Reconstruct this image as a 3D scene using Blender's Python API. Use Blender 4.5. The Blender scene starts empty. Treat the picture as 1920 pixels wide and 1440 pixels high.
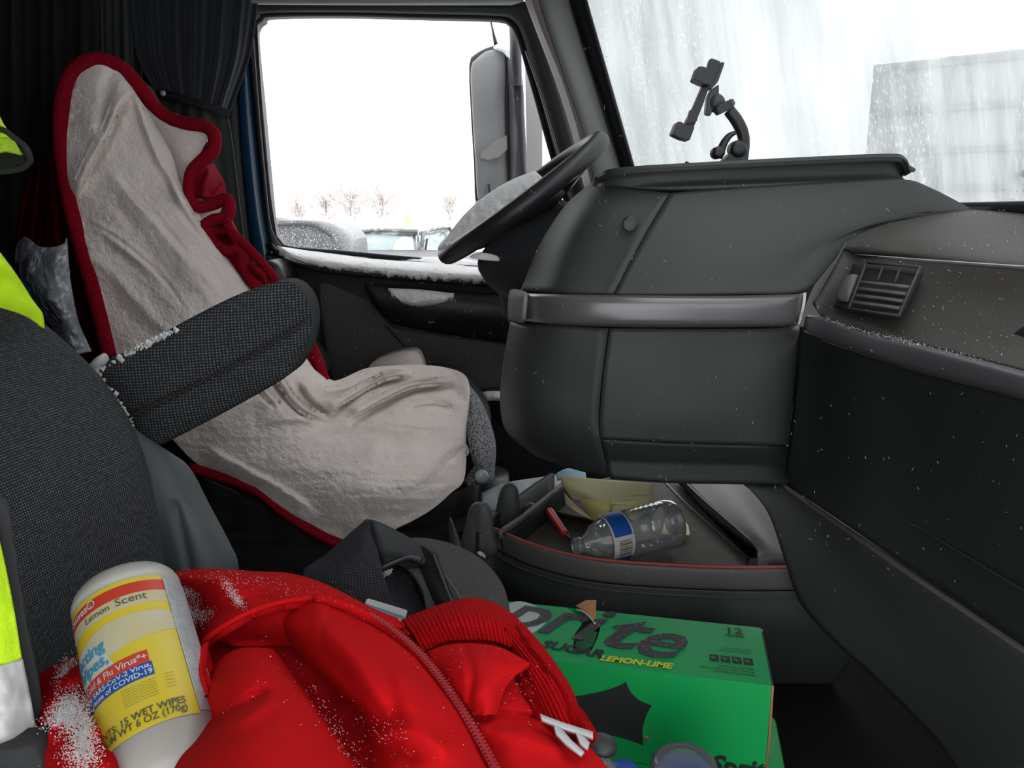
import bpy, bmesh, math, random
import numpy as np
from mathutils import Vector, Matrix, noise as mnoise

random.seed(7); rng = np.random.default_rng(7)
SC = bpy.context.scene
COL = SC.collection

# ------------------------------------------------------------------ camera, sky, exposure
F_PX, PITCH, CAM_Z = 1450.0, math.radians(12.4), 0.80
cam_data = bpy.data.cameras.new('camera'); cam = bpy.data.objects.new('camera', cam_data); COL.objects.link(cam)
cam.location = (0, 0, CAM_Z); cam.rotation_euler = (math.pi/2 - PITCH, 0, 0)
cam_data.sensor_width = 36.0; cam_data.lens = 36.0*F_PX/1920.0
cam_data.clip_start = 0.02; cam_data.clip_end = 500
SC.camera = cam
world = bpy.data.worlds.new('overcast_snow_sky'); SC.world = world; world.use_nodes = True
bg = world.node_tree.nodes['Background']
bg.inputs['Color'].default_value = (0.97, 0.985, 1.0, 1); bg.inputs['Strength'].default_value = 2.5
SC.view_settings.view_transform = 'Standard'; SC.view_settings.look = 'None'
SC.view_settings.gamma = 1.0; SC.view_settings.exposure = 0.3; SC.view_settings.use_curve_mapping = False
SC.cycles.max_bounces = 8; SC.cycles.transparent_max_bounces = 12

# ------------------------------------------------------------------ geometry helpers
CS, SN = math.cos(PITCH), math.sin(PITCH)
def ray(px, py):
    u = (px-960)/F_PX; v = (720-py)/F_PX
    return np.array([u, CS+v*SN, -SN+v*CS])
def P(px, py, Y):                       # the point of the plane at distance Y across the cab
    d = ray(px, py); t = Y/d[1]
    return np.array([0, 0, CAM_Z]) + d*t
def Z(px, py, z):                       # the point of the level plane at height z
    d = ray(px, py); t = (z-CAM_Z)/d[2]
    return np.array([0, 0, CAM_Z]) + d*t
def A(px, py, d):                       # the point at distance d along the lens axis
    return np.array([0, 0, CAM_Z]) + ray(px, py)*d
def proj(p):
    q = p - np.array([0, 0, CAM_Z])
    dep = q[..., 1]*CS - q[..., 2]*SN
    up = q[..., 1]*SN + q[..., 2]*CS
    return 960+F_PX*q[..., 0]/dep, 720-F_PX*up/dep
def W(p):
    if isinstance(p, np.ndarray): return p
    if isinstance(p, (Vector, list)): return np.array(p, float)
    return P(*p)
def crom(pts, n, closed=False, even=True):
    pts = np.asarray(pts, float)
    m = len(pts)
    if m == 2 and not closed:
        t = np.linspace(0, 1, n)[:, None]; return pts[0]*(1-t)+pts[1]*t
    if closed: ext = np.vstack([pts[-1], pts, pts[0], pts[1]]); segs = m
    else: ext = np.vstack([2*pts[0]-pts[1], pts, 2*pts[-1]-pts[-2]]); segs = m-1
    def ev(T):
        i = np.minimum(T.astype(int), segs-1); f = (T-i)[:, None]
        a, b, c, d = ext[i], ext[i+1], ext[i+2], ext[i+3]
        return 0.5*((2*b)+(-a+c)*f+(2*a-5*b+4*c-d)*f*f+(-a+3*b-3*c+d)*f**3)
    if not even:
        return ev(np.linspace(0, segs, n, endpoint=not closed))
    T = np.linspace(0, segs, max(segs*24, 64)); q = ev(T)
    L = np.concatenate([[0], np.cumsum(np.linalg.norm(np.diff(q, axis=0), axis=1))])
    s = np.linspace(0, L[-1], n, endpoint=not closed)
    return ev(np.interp(s, L, T))
def seg_dist(px, py, poly):
    best = np.full(px.shape, 1e9)
    for (x0, y0), (x1, y1) in zip(poly[:-1], poly[1:]):
        dx, dy = x1-x0, y1-y0; L = dx*dx+dy*dy+1e-9
        t = np.clip(((px-x0)*dx+(py-y0)*dy)/L, 0, 1)
        best = np.minimum(best, np.hypot(px-x0-t*dx, py-y0-t*dy))
    return best
def smooth_poly(poly, n=16):
    q = crom(np.array([(x, y, 0) for x, y in poly], float), n)[:, :2]
    return [tuple(a) for a in q]
def vnoise(a, b, seed=0):               # value noise on arrays
    def h(i, j):
        s = np.sin(i*127.1+j*311.7+seed*74.7)*43758.5453
        return s-np.floor(s)
    i, j = np.floor(a), np.floor(b); f, g = a-i, b-j
    f = f*f*(3-2*f); g = g*g*(3-2*g)
    return (h(i, j)*(1-f)+h(i+1, j)*f)*(1-g)+(h(i, j+1)*(1-f)+h(i+1, j+1)*f)*g*1.0-0.5
def fbm(a, b, o=3, seed=0):
    s = 0; k = 1
    for i in range(o):
        s = s+vnoise(a*k, b*k, seed+i)/k; k *= 2
    return s

def base_of(parent):
    q = parent
    while q.parent: q = q.parent
    return np.array(q.location)
def mk(name, verts, faces, mat=None, parent=None, smooth=True, uv=None, mats=None, fmat=None):
    verts = np.asarray(verts, float)
    if parent is not None: base = base_of(parent)
    else:
        base = (verts.min(0)+verts.max(0))/2; base[2] = verts[:, 2].min()
    me = bpy.data.meshes.new(name)
    me.from_pydata((verts-base).tolist(), [], [tuple(int(i) for i in f) for f in faces])
    if uv is not None:
        lay = me.uv_layers.new(name='uv'); idx = np.zeros(len(me.loops), int); me.loops.foreach_get('vertex_index', idx)
        lay.data.foreach_set('uv', np.asarray(uv)[idx].astype(np.float32).ravel())
    for m in (mats or [mat]):
        if m: me.materials.append(m)
    if fmat is not None: me.polygons.foreach_set('material_index', fmat)
    bm = bmesh.new(); bm.from_mesh(me); bmesh.ops.recalc_face_normals(bm, faces=bm.faces); bm.to_mesh(me); bm.free()
    me.polygons.foreach_set('use_smooth', [smooth]*len(me.polygons)); me.update()
    o = bpy.data.objects.new(name, me); COL.objects.link(o)
    if parent is not None: o.parent = parent
    else: o.location = base
    return o
def thing(name, label, cat, loc, group=None):
    o = bpy.data.objects.new(name, None); COL.objects.link(o); o.location = tuple(loc); o.empty_display_size = 0.05
    o['label'] = label; o['category'] = cat
    if group: o['group'] = group
    return o
def tag(o, label, cat, group=None, kind=None):
    o['label'] = label; o['category'] = cat
    if group: o['group'] = group
    if kind: o['kind'] = kind
    return o
def struct(o, label=None):
    o['kind'] = 'structure'
    if label: o['label'] = label
    return o

def grid(rows, nu, nv, K=None, rowsmooth=True):
    rows = [np.array([W(p) for p in r]) for r in rows]
    G = np.array([crom(r, nu) for r in rows])               # R x nu x 3
    if len(rows) == nv and not rowsmooth: return G
    R = G.reshape(len(rows), -1)
    return crom(R, nv, even=False).reshape(nv, nu, 3)
def loft_data(G, thick=0.004, disp=None, ridges=(), noise=None, back=None):
    nv, nu = G.shape[:2]
    U, V = np.meshgrid(np.linspace(0, 1, nu), np.linspace(0, 1, nv))
    lu = np.linalg.norm(np.diff(G, axis=1), axis=2).sum(1).mean(); lv = np.linalg.norm(np.diff(G, axis=0), axis=2).sum(0).mean()
    uv = np.stack([U*lu, V*lv], -1).reshape(-1, 2)
    px, py = proj(G)
    d = np.zeros((nv, nu))
    for poly, amp, w in ridges:
        d += amp*np.exp(-(seg_dist(px, py, smooth_poly(poly) if len(poly) > 2 else poly)/w)**2)
    if noise: d += noise[0]*fbm(px/noise[1]+3, py/(noise[2] if len(noise) > 2 else noise[1])+5, 4, 1)
    if disp: d += disp(U, V, px, py)
    view = np.array([0, 0, CAM_Z])-G; view /= np.linalg.norm(view, axis=2, keepdims=True)
    G = G+view*d[..., None]
    du = np.gradient(G, axis=1); dv = np.gradient(G, axis=0)
    N = np.cross(du, dv); N /= np.linalg.norm(N, axis=2, keepdims=True)+1e-12
    if (N*view).sum() < 0: N = -N
    B = G-N*thick if back is None else G+np.asarray(back)
    n = nu*nv
    verts = np.vstack([G.reshape(-1, 3), B.reshape(-1, 3)])
    idx = np.arange(n).reshape(nv, nu)
    a, b, c, e = idx[:-1, :-1].ravel(), idx[:-1, 1:].ravel(), idx[1:, 1:].ravel(), idx[1:, :-1].ravel()
    F = np.vstack([np.stack([a, b, c, e], 1), np.stack([a+n, e+n, c+n, b+n], 1)])
    loop = np.concatenate([idx[0, :-1], idx[:-1, -1], idx[-1, :0:-1], idx[:0:-1, 0]])
    nx = np.roll(loop, -1)
    F = np.vstack([F, np.stack([nx, loop, loop+n, nx+n], 1)])
    return verts, F, np.vstack([uv, uv])
def loft(name, rows, nu, nv, mat, parent=None, thick=0.004, disp=None, ridges=(), noise=None, back=None):
    v, f, uv = loft_data(grid(rows, nu, nv), thick, disp, ridges, noise, back)
    return mk(name, v, f, mat, parent, True, uv)
def pad_data(outline, bulge, depth, n=40, rings=7, smooth_outline=True, center=None, ridges=(), noise=None, face=(0, -1, 0), power=2.0, round_back=False):
    O = np.array([W(p) for p in outline])
    if smooth_outline: O = crom(O, n, closed=True)
    else: n = len(O)
    c = O.mean(0) if center is None else W(center)
    fdir = np.asarray(face, float); fdir /= np.linalg.norm(fdir)
    rs = [math.sin(math.pi/2*k/rings) for k in range(1, rings+1)]
    verts = [c+fdir*bulge]; uv = [c]
    for r in rs:
        h = bulge*(1-r**power)**(1.0/2 if power == 2.0 else 1.0)
        ring = c+(O-c)*r+fdir*h
        verts += list(ring); uv += list(c+(O-c)*r)
    nf = len(verts)
    back = O-fdir*depth
    verts += list(back)
    cb = c-fdir*(depth+(bulge*0.6 if round_back else 0)); verts.append(cb)
    verts = np.array(verts); dO = (O-c)/(np.linalg.norm(O-c, axis=1, keepdims=True)+1e-9)
    uv = np.array(uv+list(O+dO*depth)+[c])
    if ridges or noise:
        px, py = proj(verts[:nf]); d = np.zeros(nf)
        for poly, amp, w in ridges: d += amp*np.exp(-(seg_dist(px, py, smooth_poly(poly) if len(poly) > 2 else poly)/w)**2)
        if noise: d += noise[0]*fbm(px/noise[1], py/noise[1], 4, 2)
        verts[:nf] += fdir*d[:, None]
    F = []
    for i in range(n): F.append((0, 1+i, 1+(i+1) % n))
    for k in range(rings-1):
        a = 1+k*n; b = a+n
        for i in range(n): F.append((a+i, b+i, b+(i+1) % n, a+(i+1) % n))
    a = 1+(rings-1)*n
    for i in range(n): F.append((a+i, nf+i, nf+(i+1) % n, a+(i+1) % n))
    for i in range(n): F.append((nf+i, nf+n, nf+(i+1) % n))
    # uv in metres along two axes perpendicular to the facing direction
    up = np.array([0, 0, 1.0]) if abs(fdir[2]) < .8 else np.array([0, 1.0, 0])
    e1 = np.cross(up, fdir); e1 /= np.linalg.norm(e1); e2 = np.cross(fdir, e1)
    return verts, F, np.stack([uv@e1, uv@e2], 1)
def pad(name, outline, bulge, depth, mat, parent=None, **k):
    v, f, uv = pad_data(outline, bulge, depth, **k)
    return mk(name, v, f, mat, parent, True, uv)
def prism(name, outline, depth, mat, parent=None, face=(0, -1, 0), bevel=0.0, smooth=False):
    O = np.array([W(p) for p in outline]); n = len(O); fd = np.asarray(face, float); fd /= np.linalg.norm(fd)
    v = np.vstack([O, O-fd*depth]); f = [tuple(range(n)), tuple(range(2*n-1, n-1, -1))]+[(i, (i+1) % n, n+(i+1) % n, n+i) for i in range(n)]
    o = mk(name, v, f, mat, parent, smooth)
    if bevel:
        bm = bmesh.new(); bm.from_mesh(o.data)
        bmesh.ops.bevel(bm, geom=list(bm.edges), offset=bevel, segments=2, affect='EDGES', clamp_overlap=True)
        bm.to_mesh(o.data); bm.free()
    return o
def tube_data(pts, rad, sides=10, n=None, closed=False, squash=None):
    pts = np.array([W(p) for p in pts])
    rad = np.array([rad]*len(pts) if np.isscalar(rad) else rad, float)
    if n:
        full = crom(np.hstack([pts, rad[:, None]]), n, closed); pts, rad = full[:, :3], full[:, 3]
    m = len(pts); T = np.gradient(pts, axis=0)
    if closed: T = np.roll(pts, -1, 0)-np.roll(pts, 1, 0)
    T /= np.linalg.norm(T, axis=1, keepdims=True)+1e-12
    ref = np.array([0, 1.0, 0]) if abs(T[0][1]) < .9 else np.array([0, 0, 1.0])
    verts = []; nrm = np.cross(T[0], ref); nrm /= np.linalg.norm(nrm)
    ang = np.arange(sides)*2*math.pi/sides
    for i in range(m):
        nrm = nrm-T[i]*np.dot(nrm, T[i]); nrm /= np.linalg.norm(nrm)+1e-12
        b = np.cross(T[i], nrm)
        s1, s2 = (1, 1) if squash is None else squash
        verts += [pts[i]+rad[i]*(s1*math.cos(a)*nrm+s2*math.sin(a)*b) for a in ang]
    F = []
    for i in range(m if closed else m-1):
        a, c = i*sides, ((i+1) % m)*sides
        for k in range(sides): F.append((a+k, a+(k+1) % sides, c+(k+1) % sides, c+k))
    if not closed:
        F.append(tuple(range(sides-1, -1, -1))); F.append(tuple((m-1)*sides+k for k in range(sides)))
    return np.array(verts), F
def tube(name, pts, rad, mat, parent=None, sides=10, n=None, closed=False, squash=None):
    v, f = tube_data(pts, rad, sides, n, closed, squash)
    return mk(name, v, f, mat, parent)
def box_data(lo, hi):
    x0, y0, z0 = lo; x1, y1, z1 = hi
    v = [(x0, y0, z0), (x1, y0, z0), (x1, y1, z0), (x0, y1, z0), (x0, y0, z1), (x1, y0, z1), (x1, y1, z1), (x0, y1, z1)]
    return v, [(0, 3, 2, 1), (4, 5, 6, 7), (0, 1, 5, 4), (1, 2, 6, 5), (2, 3, 7, 6), (3, 0, 4, 7)]
def box(name, lo, hi, mat, parent=None):
    v, f = box_data(lo, hi); return mk(name, v, f, mat, parent, False)
def frame_box(name, o, e1, e2, e3, mat, parent=None, bevel=0.0):   # a box from a corner and three edge vectors
    o, e1, e2, e3 = map(np.asarray, (o, e1, e2, e3))
    v = [o, o+e1, o+e1+e2, o+e2, o+e3, o+e1+e3, o+e1+e2+e3, o+e2+e3]
    ob = mk(name, v, [(0, 3, 2, 1), (4, 5, 6, 7), (0, 1, 5, 4), (1, 2, 6, 5), (2, 3, 7, 6), (3, 0, 4, 7)], mat, parent, False)
    if bevel:
        bm = bmesh.new(); bm.from_mesh(ob.data)
        bmesh.ops.bevel(bm, geom=list(bm.edges), offset=bevel, segments=2, affect='EDGES', clamp_overlap=True)
        bm.to_mesh(ob.data); bm.free()
    return ob
def lathe_data(o, ax, prof, sides=40, squash=None, e1=None):
    o = np.asarray(o, float); ax = np.asarray(ax, float); ax /= np.linalg.norm(ax)
    if e1 is None: e1 = np.cross(ax, [0, 0, 1.0] if abs(ax[2]) < .9 else [1.0, 0, 0])
    e1 = e1-ax*np.dot(e1, ax); e1 /= np.linalg.norm(e1); e2 = np.cross(ax, e1)
    v = []
    for r, h in prof:
        for k in range(sides):
            a = 2*math.pi*k/sides
            v.append(o+ax*h+r*(math.cos(a)*e1+math.sin(a)*e2*(squash or 1)))
    F = []
    for i in range(len(prof)-1):
        for k in range(sides): F.append((i*sides+k, i*sides+(k+1) % sides, (i+1)*sides+(k+1) % sides, (i+1)*sides+k))
    return np.array(v), F
def lathe(name, o, ax, prof, mat, parent=None, sides=40, squash=None, e1=None, caps=True):
    v, F = lathe_data(o, ax, prof, sides, squash, e1)
    if caps:
        F.append(tuple(range(sides-1, -1, -1))); F.append(tuple((len(prof)-1)*sides+k for k in range(sides)))
    return mk(name, v, F, mat, parent)
OCT_V = np.array([(1, 0, 0), (-1, 0, 0), (0, 1, 0), (0, -1, 0), (0, 0, 1), (0, 0, -1)], float)
OCT_F = np.array([(0, 2, 4), (2, 1, 4), (1, 3, 4), (3, 0, 4), (2, 0, 5), (1, 2, 5), (3, 1, 5), (0, 3, 5)])
def specks(name, pts, sizes, mat, parent=None, stretch=None):
    pts = np.asarray(pts); n = len(pts); V = np.zeros((n, 6, 3))
    sizes = np.broadcast_to(sizes, (n,))
    for i in range(n):
        v = OCT_V*sizes[i]*(0.6+0.8*rng.random(3))
        if stretch is not None:
            s = stretch[i]; L = np.linalg.norm(s); d = s/(L+1e-9)
            v = v+np.outer(v@d, d)*L
        V[i] = pts[i]+v
    F = (OCT_F[None]+6*np.arange(n)[:, None, None]).reshape(-1, 3)
    o = mk(name, V.reshape(-1, 3), F, mat, parent, False); o['kind'] = 'stuff'
    return o
def text_data(body, size=1.0, shear=0.0, offset=0.0, align='LEFT', spacing=1.0):
    cu = bpy.data.curves.new('lettering', 'FONT'); cu.body = body; cu.size = size; cu.shear = shear; cu.offset = offset
    cu.align_x = align; cu.resolution_u = 3; cu.space_character = spacing; cu.fill_mode = 'FRONT'
    o = bpy.data.objects.new('lettering', cu); COL.objects.link(o)
    dg = bpy.context.evaluated_depsgraph_get(); dg.update()
    me = bpy.data.meshes.new_from_object(o.evaluated_get(dg))
    v = np.array([x.co[:] for x in me.vertices]); f = [tuple(p.vertices) for p in me.polygons]
    bpy.data.objects.remove(o); bpy.data.curves.remove(cu); bpy.data.meshes.remove(me)
    return v, f
def merge(datas):
    V, Fs, k = [], [], 0
    for v, f in datas:
        V.append(np.asarray(v)); Fs += [tuple(int(i)+k for i in q) for q in f]; k += len(v)
    return np.vstack(V), Fs

# ------------------------------------------------------------------ materials
def lin(r, g, b):
    def c(x):
        x /= 255.0
        return x/12.92 if x <= 0.04045 else ((x+0.055)/1.055)**2.4
    return (c(r), c(g), c(b), 1)
def material(name, col, rough=0.6, metal=0.0, bump=None, var=None, spec=0.5, sheen=0.0, coord='Object', speck=None):
    m = bpy.data.materials.new(name); m.use_nodes = True; nt = m.node_tree; b = nt.nodes['Principled BSDF']
    N = nt.nodes.new; Lk = nt.links.new
    col = tuple(col) if len(col) == 4 else tuple(col)+(1,)
    b.inputs['Base Color'].default_value = col; b.inputs['Roughness'].default_value = rough; b.inputs['Metallic'].default_value = metal
    b.inputs['Specular IOR Level'].default_value = spec
    if sheen: b.inputs['Sheen Weight'].default_value = sheen
    tc = N('ShaderNodeTexCoord'); src = None
    if var:                                  # (scale, colour 2)
        n = N('ShaderNodeTexNoise'); n.inputs['Scale'].default_value = var[0]; n.inputs['Detail'].default_value = 4
        Lk(tc.outputs[coord], n.inputs['Vector'])
        r = N('ShaderNodeValToRGB'); r.color_ramp.elements[0].position = .35; r.color_ramp.elements[1].position = .65
        r.color_ramp.elements[0].color = col; c2 = var[1]; r.color_ramp.elements[1].color = tuple(c2) if len(c2) == 4 else tuple(c2)+(1,)
        Lk(n.outputs['Fac'], r.inputs['Fac']); src = r.outputs['Color']
    if speck:                                # (scale, low, high, colour): a sprinkle of frost or dust
        n = N('ShaderNodeTexNoise'); n.inputs['Scale'].default_value = speck[0]; n.inputs['Detail'].default_value = 3
        Lk(tc.outputs[coord], n.inputs['Vector'])
        mr = N('ShaderNodeMapRange'); mr.inputs['From Min'].default_value = speck[1]; mr.inputs['From Max'].default_value = speck[2]
        Lk(n.outputs['Fac'], mr.inputs['Value'])
        mx = N('ShaderNodeMixRGB'); mx.inputs['Color1'].default_value = col; mx.inputs['Color2'].default_value = speck[3]
        if src: Lk(src, mx.inputs['Color1'])
        Lk(mr.outputs['Result'], mx.inputs['Fac']); src = mx.outputs['Color']
    if src: Lk(src, b.inputs['Base Color'])
    if bump:
        n = N('ShaderNodeTexNoise'); n.inputs['Scale'].default_value = bump[0]; n.inputs['Detail'].default_value = 5
        Lk(tc.outputs[coord], n.inputs['Vector'])
        bp = N('ShaderNodeBump'); bp.inputs['Strength'].default_value = bump[1]; bp.inputs['Distance'].default_value = bump[2] if len(bump) > 2 else 0.002
        Lk(n.outputs['Fac'], bp.inputs['Height']); Lk(bp.outputs['Normal'], b.inputs['Normal'])
    return m
def weave(name, dark, light, period, rough=0.9):
    m = bpy.data.materials.new(name); m.use_nodes = True; nt = m.node_tree; b = nt.nodes['Principled BSDF']
    N = nt.nodes.new; Lk = nt.links.new
    uvn = N('ShaderNodeUVMap'); uvn.uv_map = 'uv'; sx = N('ShaderNodeSeparateXYZ'); Lk(uvn.outputs['UV'], sx.inputs[0])
    outs = []
    for k in ('X', 'Y'):
        mu = N('ShaderNodeMath'); mu.operation = 'MULTIPLY'; mu.inputs[1].default_value = 2*math.pi/period; Lk(sx.outputs[k], mu.inputs[0])
        s = N('ShaderNodeMath'); s.operation = 'SINE'; Lk(mu.outputs[0], s.inputs[0])
        a = N('ShaderNodeMath'); a.operation = 'MULTIPLY_ADD'; a.inputs[1].default_value = .5; a.inputs[2].default_value = .5; Lk(s.outputs[0], a.inputs[0]); outs.append(a)
    pr = N('ShaderNodeMath'); pr.operation = 'MULTIPLY'; Lk(outs[0].outputs[0], pr.inputs[0]); Lk(outs[1].outputs[0], pr.inputs[1])
    n = N('ShaderNodeTexNoise'); n.inputs['Scale'].default_value = 260; tc = N('ShaderNodeTexCoord'); Lk(tc.outputs['Object'], n.inputs['Vector'])
    p2 = N('ShaderNodeMath'); p2.operation = 'MULTIPLY'; Lk(pr.outputs[0], p2.inputs[0]); Lk(n.outputs['Fac'], p2.inputs[1])
    mr = N('ShaderNodeMapRange'); mr.inputs['From Min'].default_value = .12; mr.inputs['From Max'].default_value = .5; Lk(p2.outputs[0], mr.inputs['Value'])
    mx = N('ShaderNodeMixRGB'); mx.inputs['Color1'].default_value = dark; mx.inputs['Color2'].default_value = light; Lk(mr.outputs[0], mx.inputs['Fac'])
    Lk(mx.outputs[0], b.inputs['Base Color']); b.inputs['Roughness'].default_value = rough; b.inputs['Specular IOR Level'].default_value = .2
    bp = N('ShaderNodeBump'); bp.inputs['Strength'].default_value = .4; bp.inputs['Distance'].default_value = .001; Lk(pr.outputs[0], bp.inputs['Height']); Lk(bp.outputs[0], b.inputs['Normal'])
    return m
M = {}
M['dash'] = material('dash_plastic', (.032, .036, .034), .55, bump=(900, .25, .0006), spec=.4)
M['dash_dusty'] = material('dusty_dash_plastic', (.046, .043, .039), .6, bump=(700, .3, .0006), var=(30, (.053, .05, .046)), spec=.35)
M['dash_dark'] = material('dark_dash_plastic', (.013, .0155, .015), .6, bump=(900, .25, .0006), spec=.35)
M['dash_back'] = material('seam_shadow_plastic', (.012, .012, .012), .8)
M['silver'] = material('silver_grey_trim', (.125, .12, .125), .28, .35, spec=.5)
M['silver_dull'] = material('dull_grey_trim', (.075, .071, .079), .45, .1)
M['black'] = material('black_plastic', (.012, .012, .014), .45)
M['black_matte'] = material('black_rubber', (.008, .008, .009), .85)
M['door_grey'] = material('door_insert_grey', (.052, .053, .05), .7, bump=(300, .2))
M['door_dark'] = material('door_dark_plastic', (.013, .014, .016), .55, bump=(400, .2))
M['pillar'] = material('pillar_trim_grey', (.15, .155, .143), .65, bump=(200, .1))
M['pillar_pink'] = material('pillar_edge_beige', (.18, .155, .145), .65)
M['blue_paint'] = material('blue_cab_paint', (.015, .06, .13), .25, spec=.6)
M['liner'] = material('headliner_grey', (.20, .21, .19), .9, bump=(200, .2))
M['cabwall'] = material('sleeper_wall', (.02, .02, .022), .9)
M['curtain'] = material('navy_curtain', (.016, .019, .03), .9, bump=(300, .3), sheen=.15)
M['curtain_grey'] = material('grey_curtain', (.036, .039, .038), .9, bump=(300, .3))
M['curtain_dark'] = material('dark_curtain', (.006, .005, .006), .95)
M['weave'] = weave('seat_weave', (.016, .0175, .0195, 1), (.155, .16, .168, 1), .0025)
M['weave_arm'] = weave('armrest_weave', (.013, .0145, .0165, 1), (.125, .13, .137, 1), .0033)
M['seat_side'] = material('seat_side_vinyl', (.060, .068, .072), .6, bump=(150, .15))
M['seat_dark'] = material('seat_dark_fabric', (.022, .023, .025), .9, bump=(500, .4))
M['seat_frost'] = material('frosted_seat_fabric', (.05, .05, .056), .9, bump=(500, .5), speck=(420, .46, .66, (.6, .6, .63, 1)))
M['sherpa'] = material('white_sherpa_fleece', (.94, .85, .805), .95, bump=(420, .9, .004), var=(14, (.90, .80, .76)), spec=.05)
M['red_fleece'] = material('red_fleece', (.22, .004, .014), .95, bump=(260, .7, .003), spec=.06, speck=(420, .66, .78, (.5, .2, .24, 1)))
M['red_shaded'] = material('shaded_red_fleece', (.07, .003, .006), .95, bump=(220, .7, .003), spec=.05)  # the blanket's red fleece with shade painted into a darker base colour
M['hood'] = material('red_sweatshirt_cotton', (.44, .0065, .0085), .95, bump=(420, .35, .0015), spec=.04)
M['hood_in'] = material('red_sweatshirt_inside', (.40, .006, .0085), .95, bump=(300, .5, .002), spec=.04)
M['rib'] = material('red_rib_knit', (.33, .004, .0065), .95, bump=(500, .4, .0015), spec=.04)
M['zip'] = material('red_zip_teeth', (.27, .008, .012), .6)
M['hivis'] = material('hi_vis_yellow', (.44, .70, .010), .8, bump=(600, .4), spec=.3)
M['hivis_dark'] = material('hi_vis_mesh', (.30, .48, .01), .85, bump=(900, .8))
M['vest_trim'] = material('dark_vest_binding', (.006, .009, .006), .9)
M['reflect'] = material('silver_reflective_tape', (.42, .42, .42), .45, .25, bump=(60, .25))
M['canister'] = material('frosted_white_plastic', (.33, .32, .295), .4, spec=.5)
M['lab_yellow'] = material('yellow_label', (.49, .375, .014), .4, var=(24, (.47, .39, .045)))
M['lab_white'] = material('white_label', (.42, .415, .395), .45)
M['lab_pale'] = material('pale_label', (.40, .36, .20), .45, var=(40, (.405, .375, .28)))
M['lab_grey'] = material('grey_back_label', (.26, .28, .30), .45, var=(160, (.33, .345, .355)))
M['lab_red'] = material('label_red', (.42, .035, .02), .4)
M['lab_blue'] = material('label_blue', (.008, .06, .28), .4)
M['ink_blue'] = material('light_blue_print', (.035, .21, .33), .5)
M['ink_dark'] = material('dark_print', (.06, .065, .03), .5)
M['ink_black'] = material('black_print', (.012, .012, .012), .5)
M['ink_grey'] = material('dusty_black_print', (.035, .028, .035), .6, speck=(300, .60, .75, (.25, .25, .25, 1)))
M['ink_white'] = material('white_print', (.42, .42, .42), .5)
M['ink_yellow'] = material('yellow_print', (.5, .5, .015), .5)
M['green'] = material('green_carton', (.003, .31, .07), .35, spec=.5, bump=(25, .08))
M['green_top'] = material('green_carton_top', (.007, .26, .078), .4, spec=.5, bump=(30, .12))
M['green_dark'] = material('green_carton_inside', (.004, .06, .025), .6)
M['kraft'] = material('brown_cardboard', (.30, .15, .07), .85)
M['frost'] = material('frost_film', (.36, .42, .39), .8)
M['snow'] = material('snow', (.94, .945, .96), .8, bump=(180, .9, .006), spec=.3)
M['snow_dull'] = material('packed_snow', (.90, .90, .92), .85, bump=(90, .9, .006))
M['yellow_paper'] = material('yellow_paper', (.62, .57, .20), .85, bump=(60, .3))
M['yellow_paper_b'] = material('pale_yellow_paper', (.64, .62, .34), .85, bump=(60, .3))
M['paper_grey'] = material('wet_white_paper', (.42, .44, .46), .85, var=(20, (.34, .38, .42)))
M['red_marker'] = material('red_pen_plastic', (.42, .01, .012), .4)
M['tray'] = material('tray_floor_brown', (.05, .044, .036), .85, bump=(200, .5), var=(16, (.034, .031, .027)))
M['console'] = material('console_plastic', (.036, .038, .039), .6, bump=(600, .25, .0006))
M['console_lt'] = material('console_plastic_light', (.07, .066, .065), .6, bump=(600, .25, .0006))
M['red_edge'] = material('red_lining_edge', (.26, .045, .03), .7)
M['mat_floor'] = material('rubber_floor_mat', (.008, .008, .008), .95, bump=(80, .5), spec=.08)
M['cap'] = material('black_cap_cloth', (.022, .024, .025), .85, bump=(500, .5))
M['cap_brim'] = material('black_brim_cloth', (.036, .036, .034), .85, bump=(400, .4), speck=(500, .68, .8, (.3, .3, .3, 1)))
M['cap_mesh'] = weave('cap_mesh', (.016, .016, .020, 1), (.06, .06, .068, 1), .0026)
M['mirror_grey'] = material('mirror_film_grey', (.24, .24, .245), .4, bump=(20, .2), var=(9, (.30, .30, .305)))
M['mirror_dark'] = material('mirror_housing', (.03, .03, .034), .5)
M['mirror_light'] = material('mirror_fairing', (.32, .305, .305), .6)
M['ground'] = material('snowy_ground', (.82, .83, .85), .9, bump=(3, .4, .1))
M['car_dark'] = material('dark_car_paint', (.05, .05, .055), .4, speck=(90, .50, .74, (.4, .4, .42, 1)))
M['car_grey'] = material('grey_car_paint', (.16, .165, .165), .35, speck=(10, .48, .7, (.6, .61, .62, 1)))
M['car_black'] = material('car_cowl_black', (.03, .03, .034), .5)
M['car_glass'] = material('car_glass', (.26, .35, .36), .1, spec=.5, var=(2.5, (.40, .46, .46)))
M['tree'] = material('haze_pale_bark', (.56, .51, .48), .9)  # snow haze painted into the bark as a pale base colour
M['yellow'] = material('yellow_drum', (.80, .74, .22), .6)
M['pale_pink'] = material('pale_red_post', (.8, .55, .53), .8)
M['trailer'] = material('grey_trailer_skin', (.50, .505, .50), .6, var=(1.5, (.44, .45, .445)))
M['trailer_rib'] = material('trailer_rib', (.30, .31, .305), .6)
M['bag'] = material('printed_grey_bag', (.20, .21, .23), .3, var=(26, (.10, .105, .13)), bump=(24, .7, .01), spec=.7)
M['ink_bag'] = material('bag_print', (.03, .03, .045), .5)
M['frit'] = material('black_glass_border', (.006, .006, .008), .35)
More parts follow.
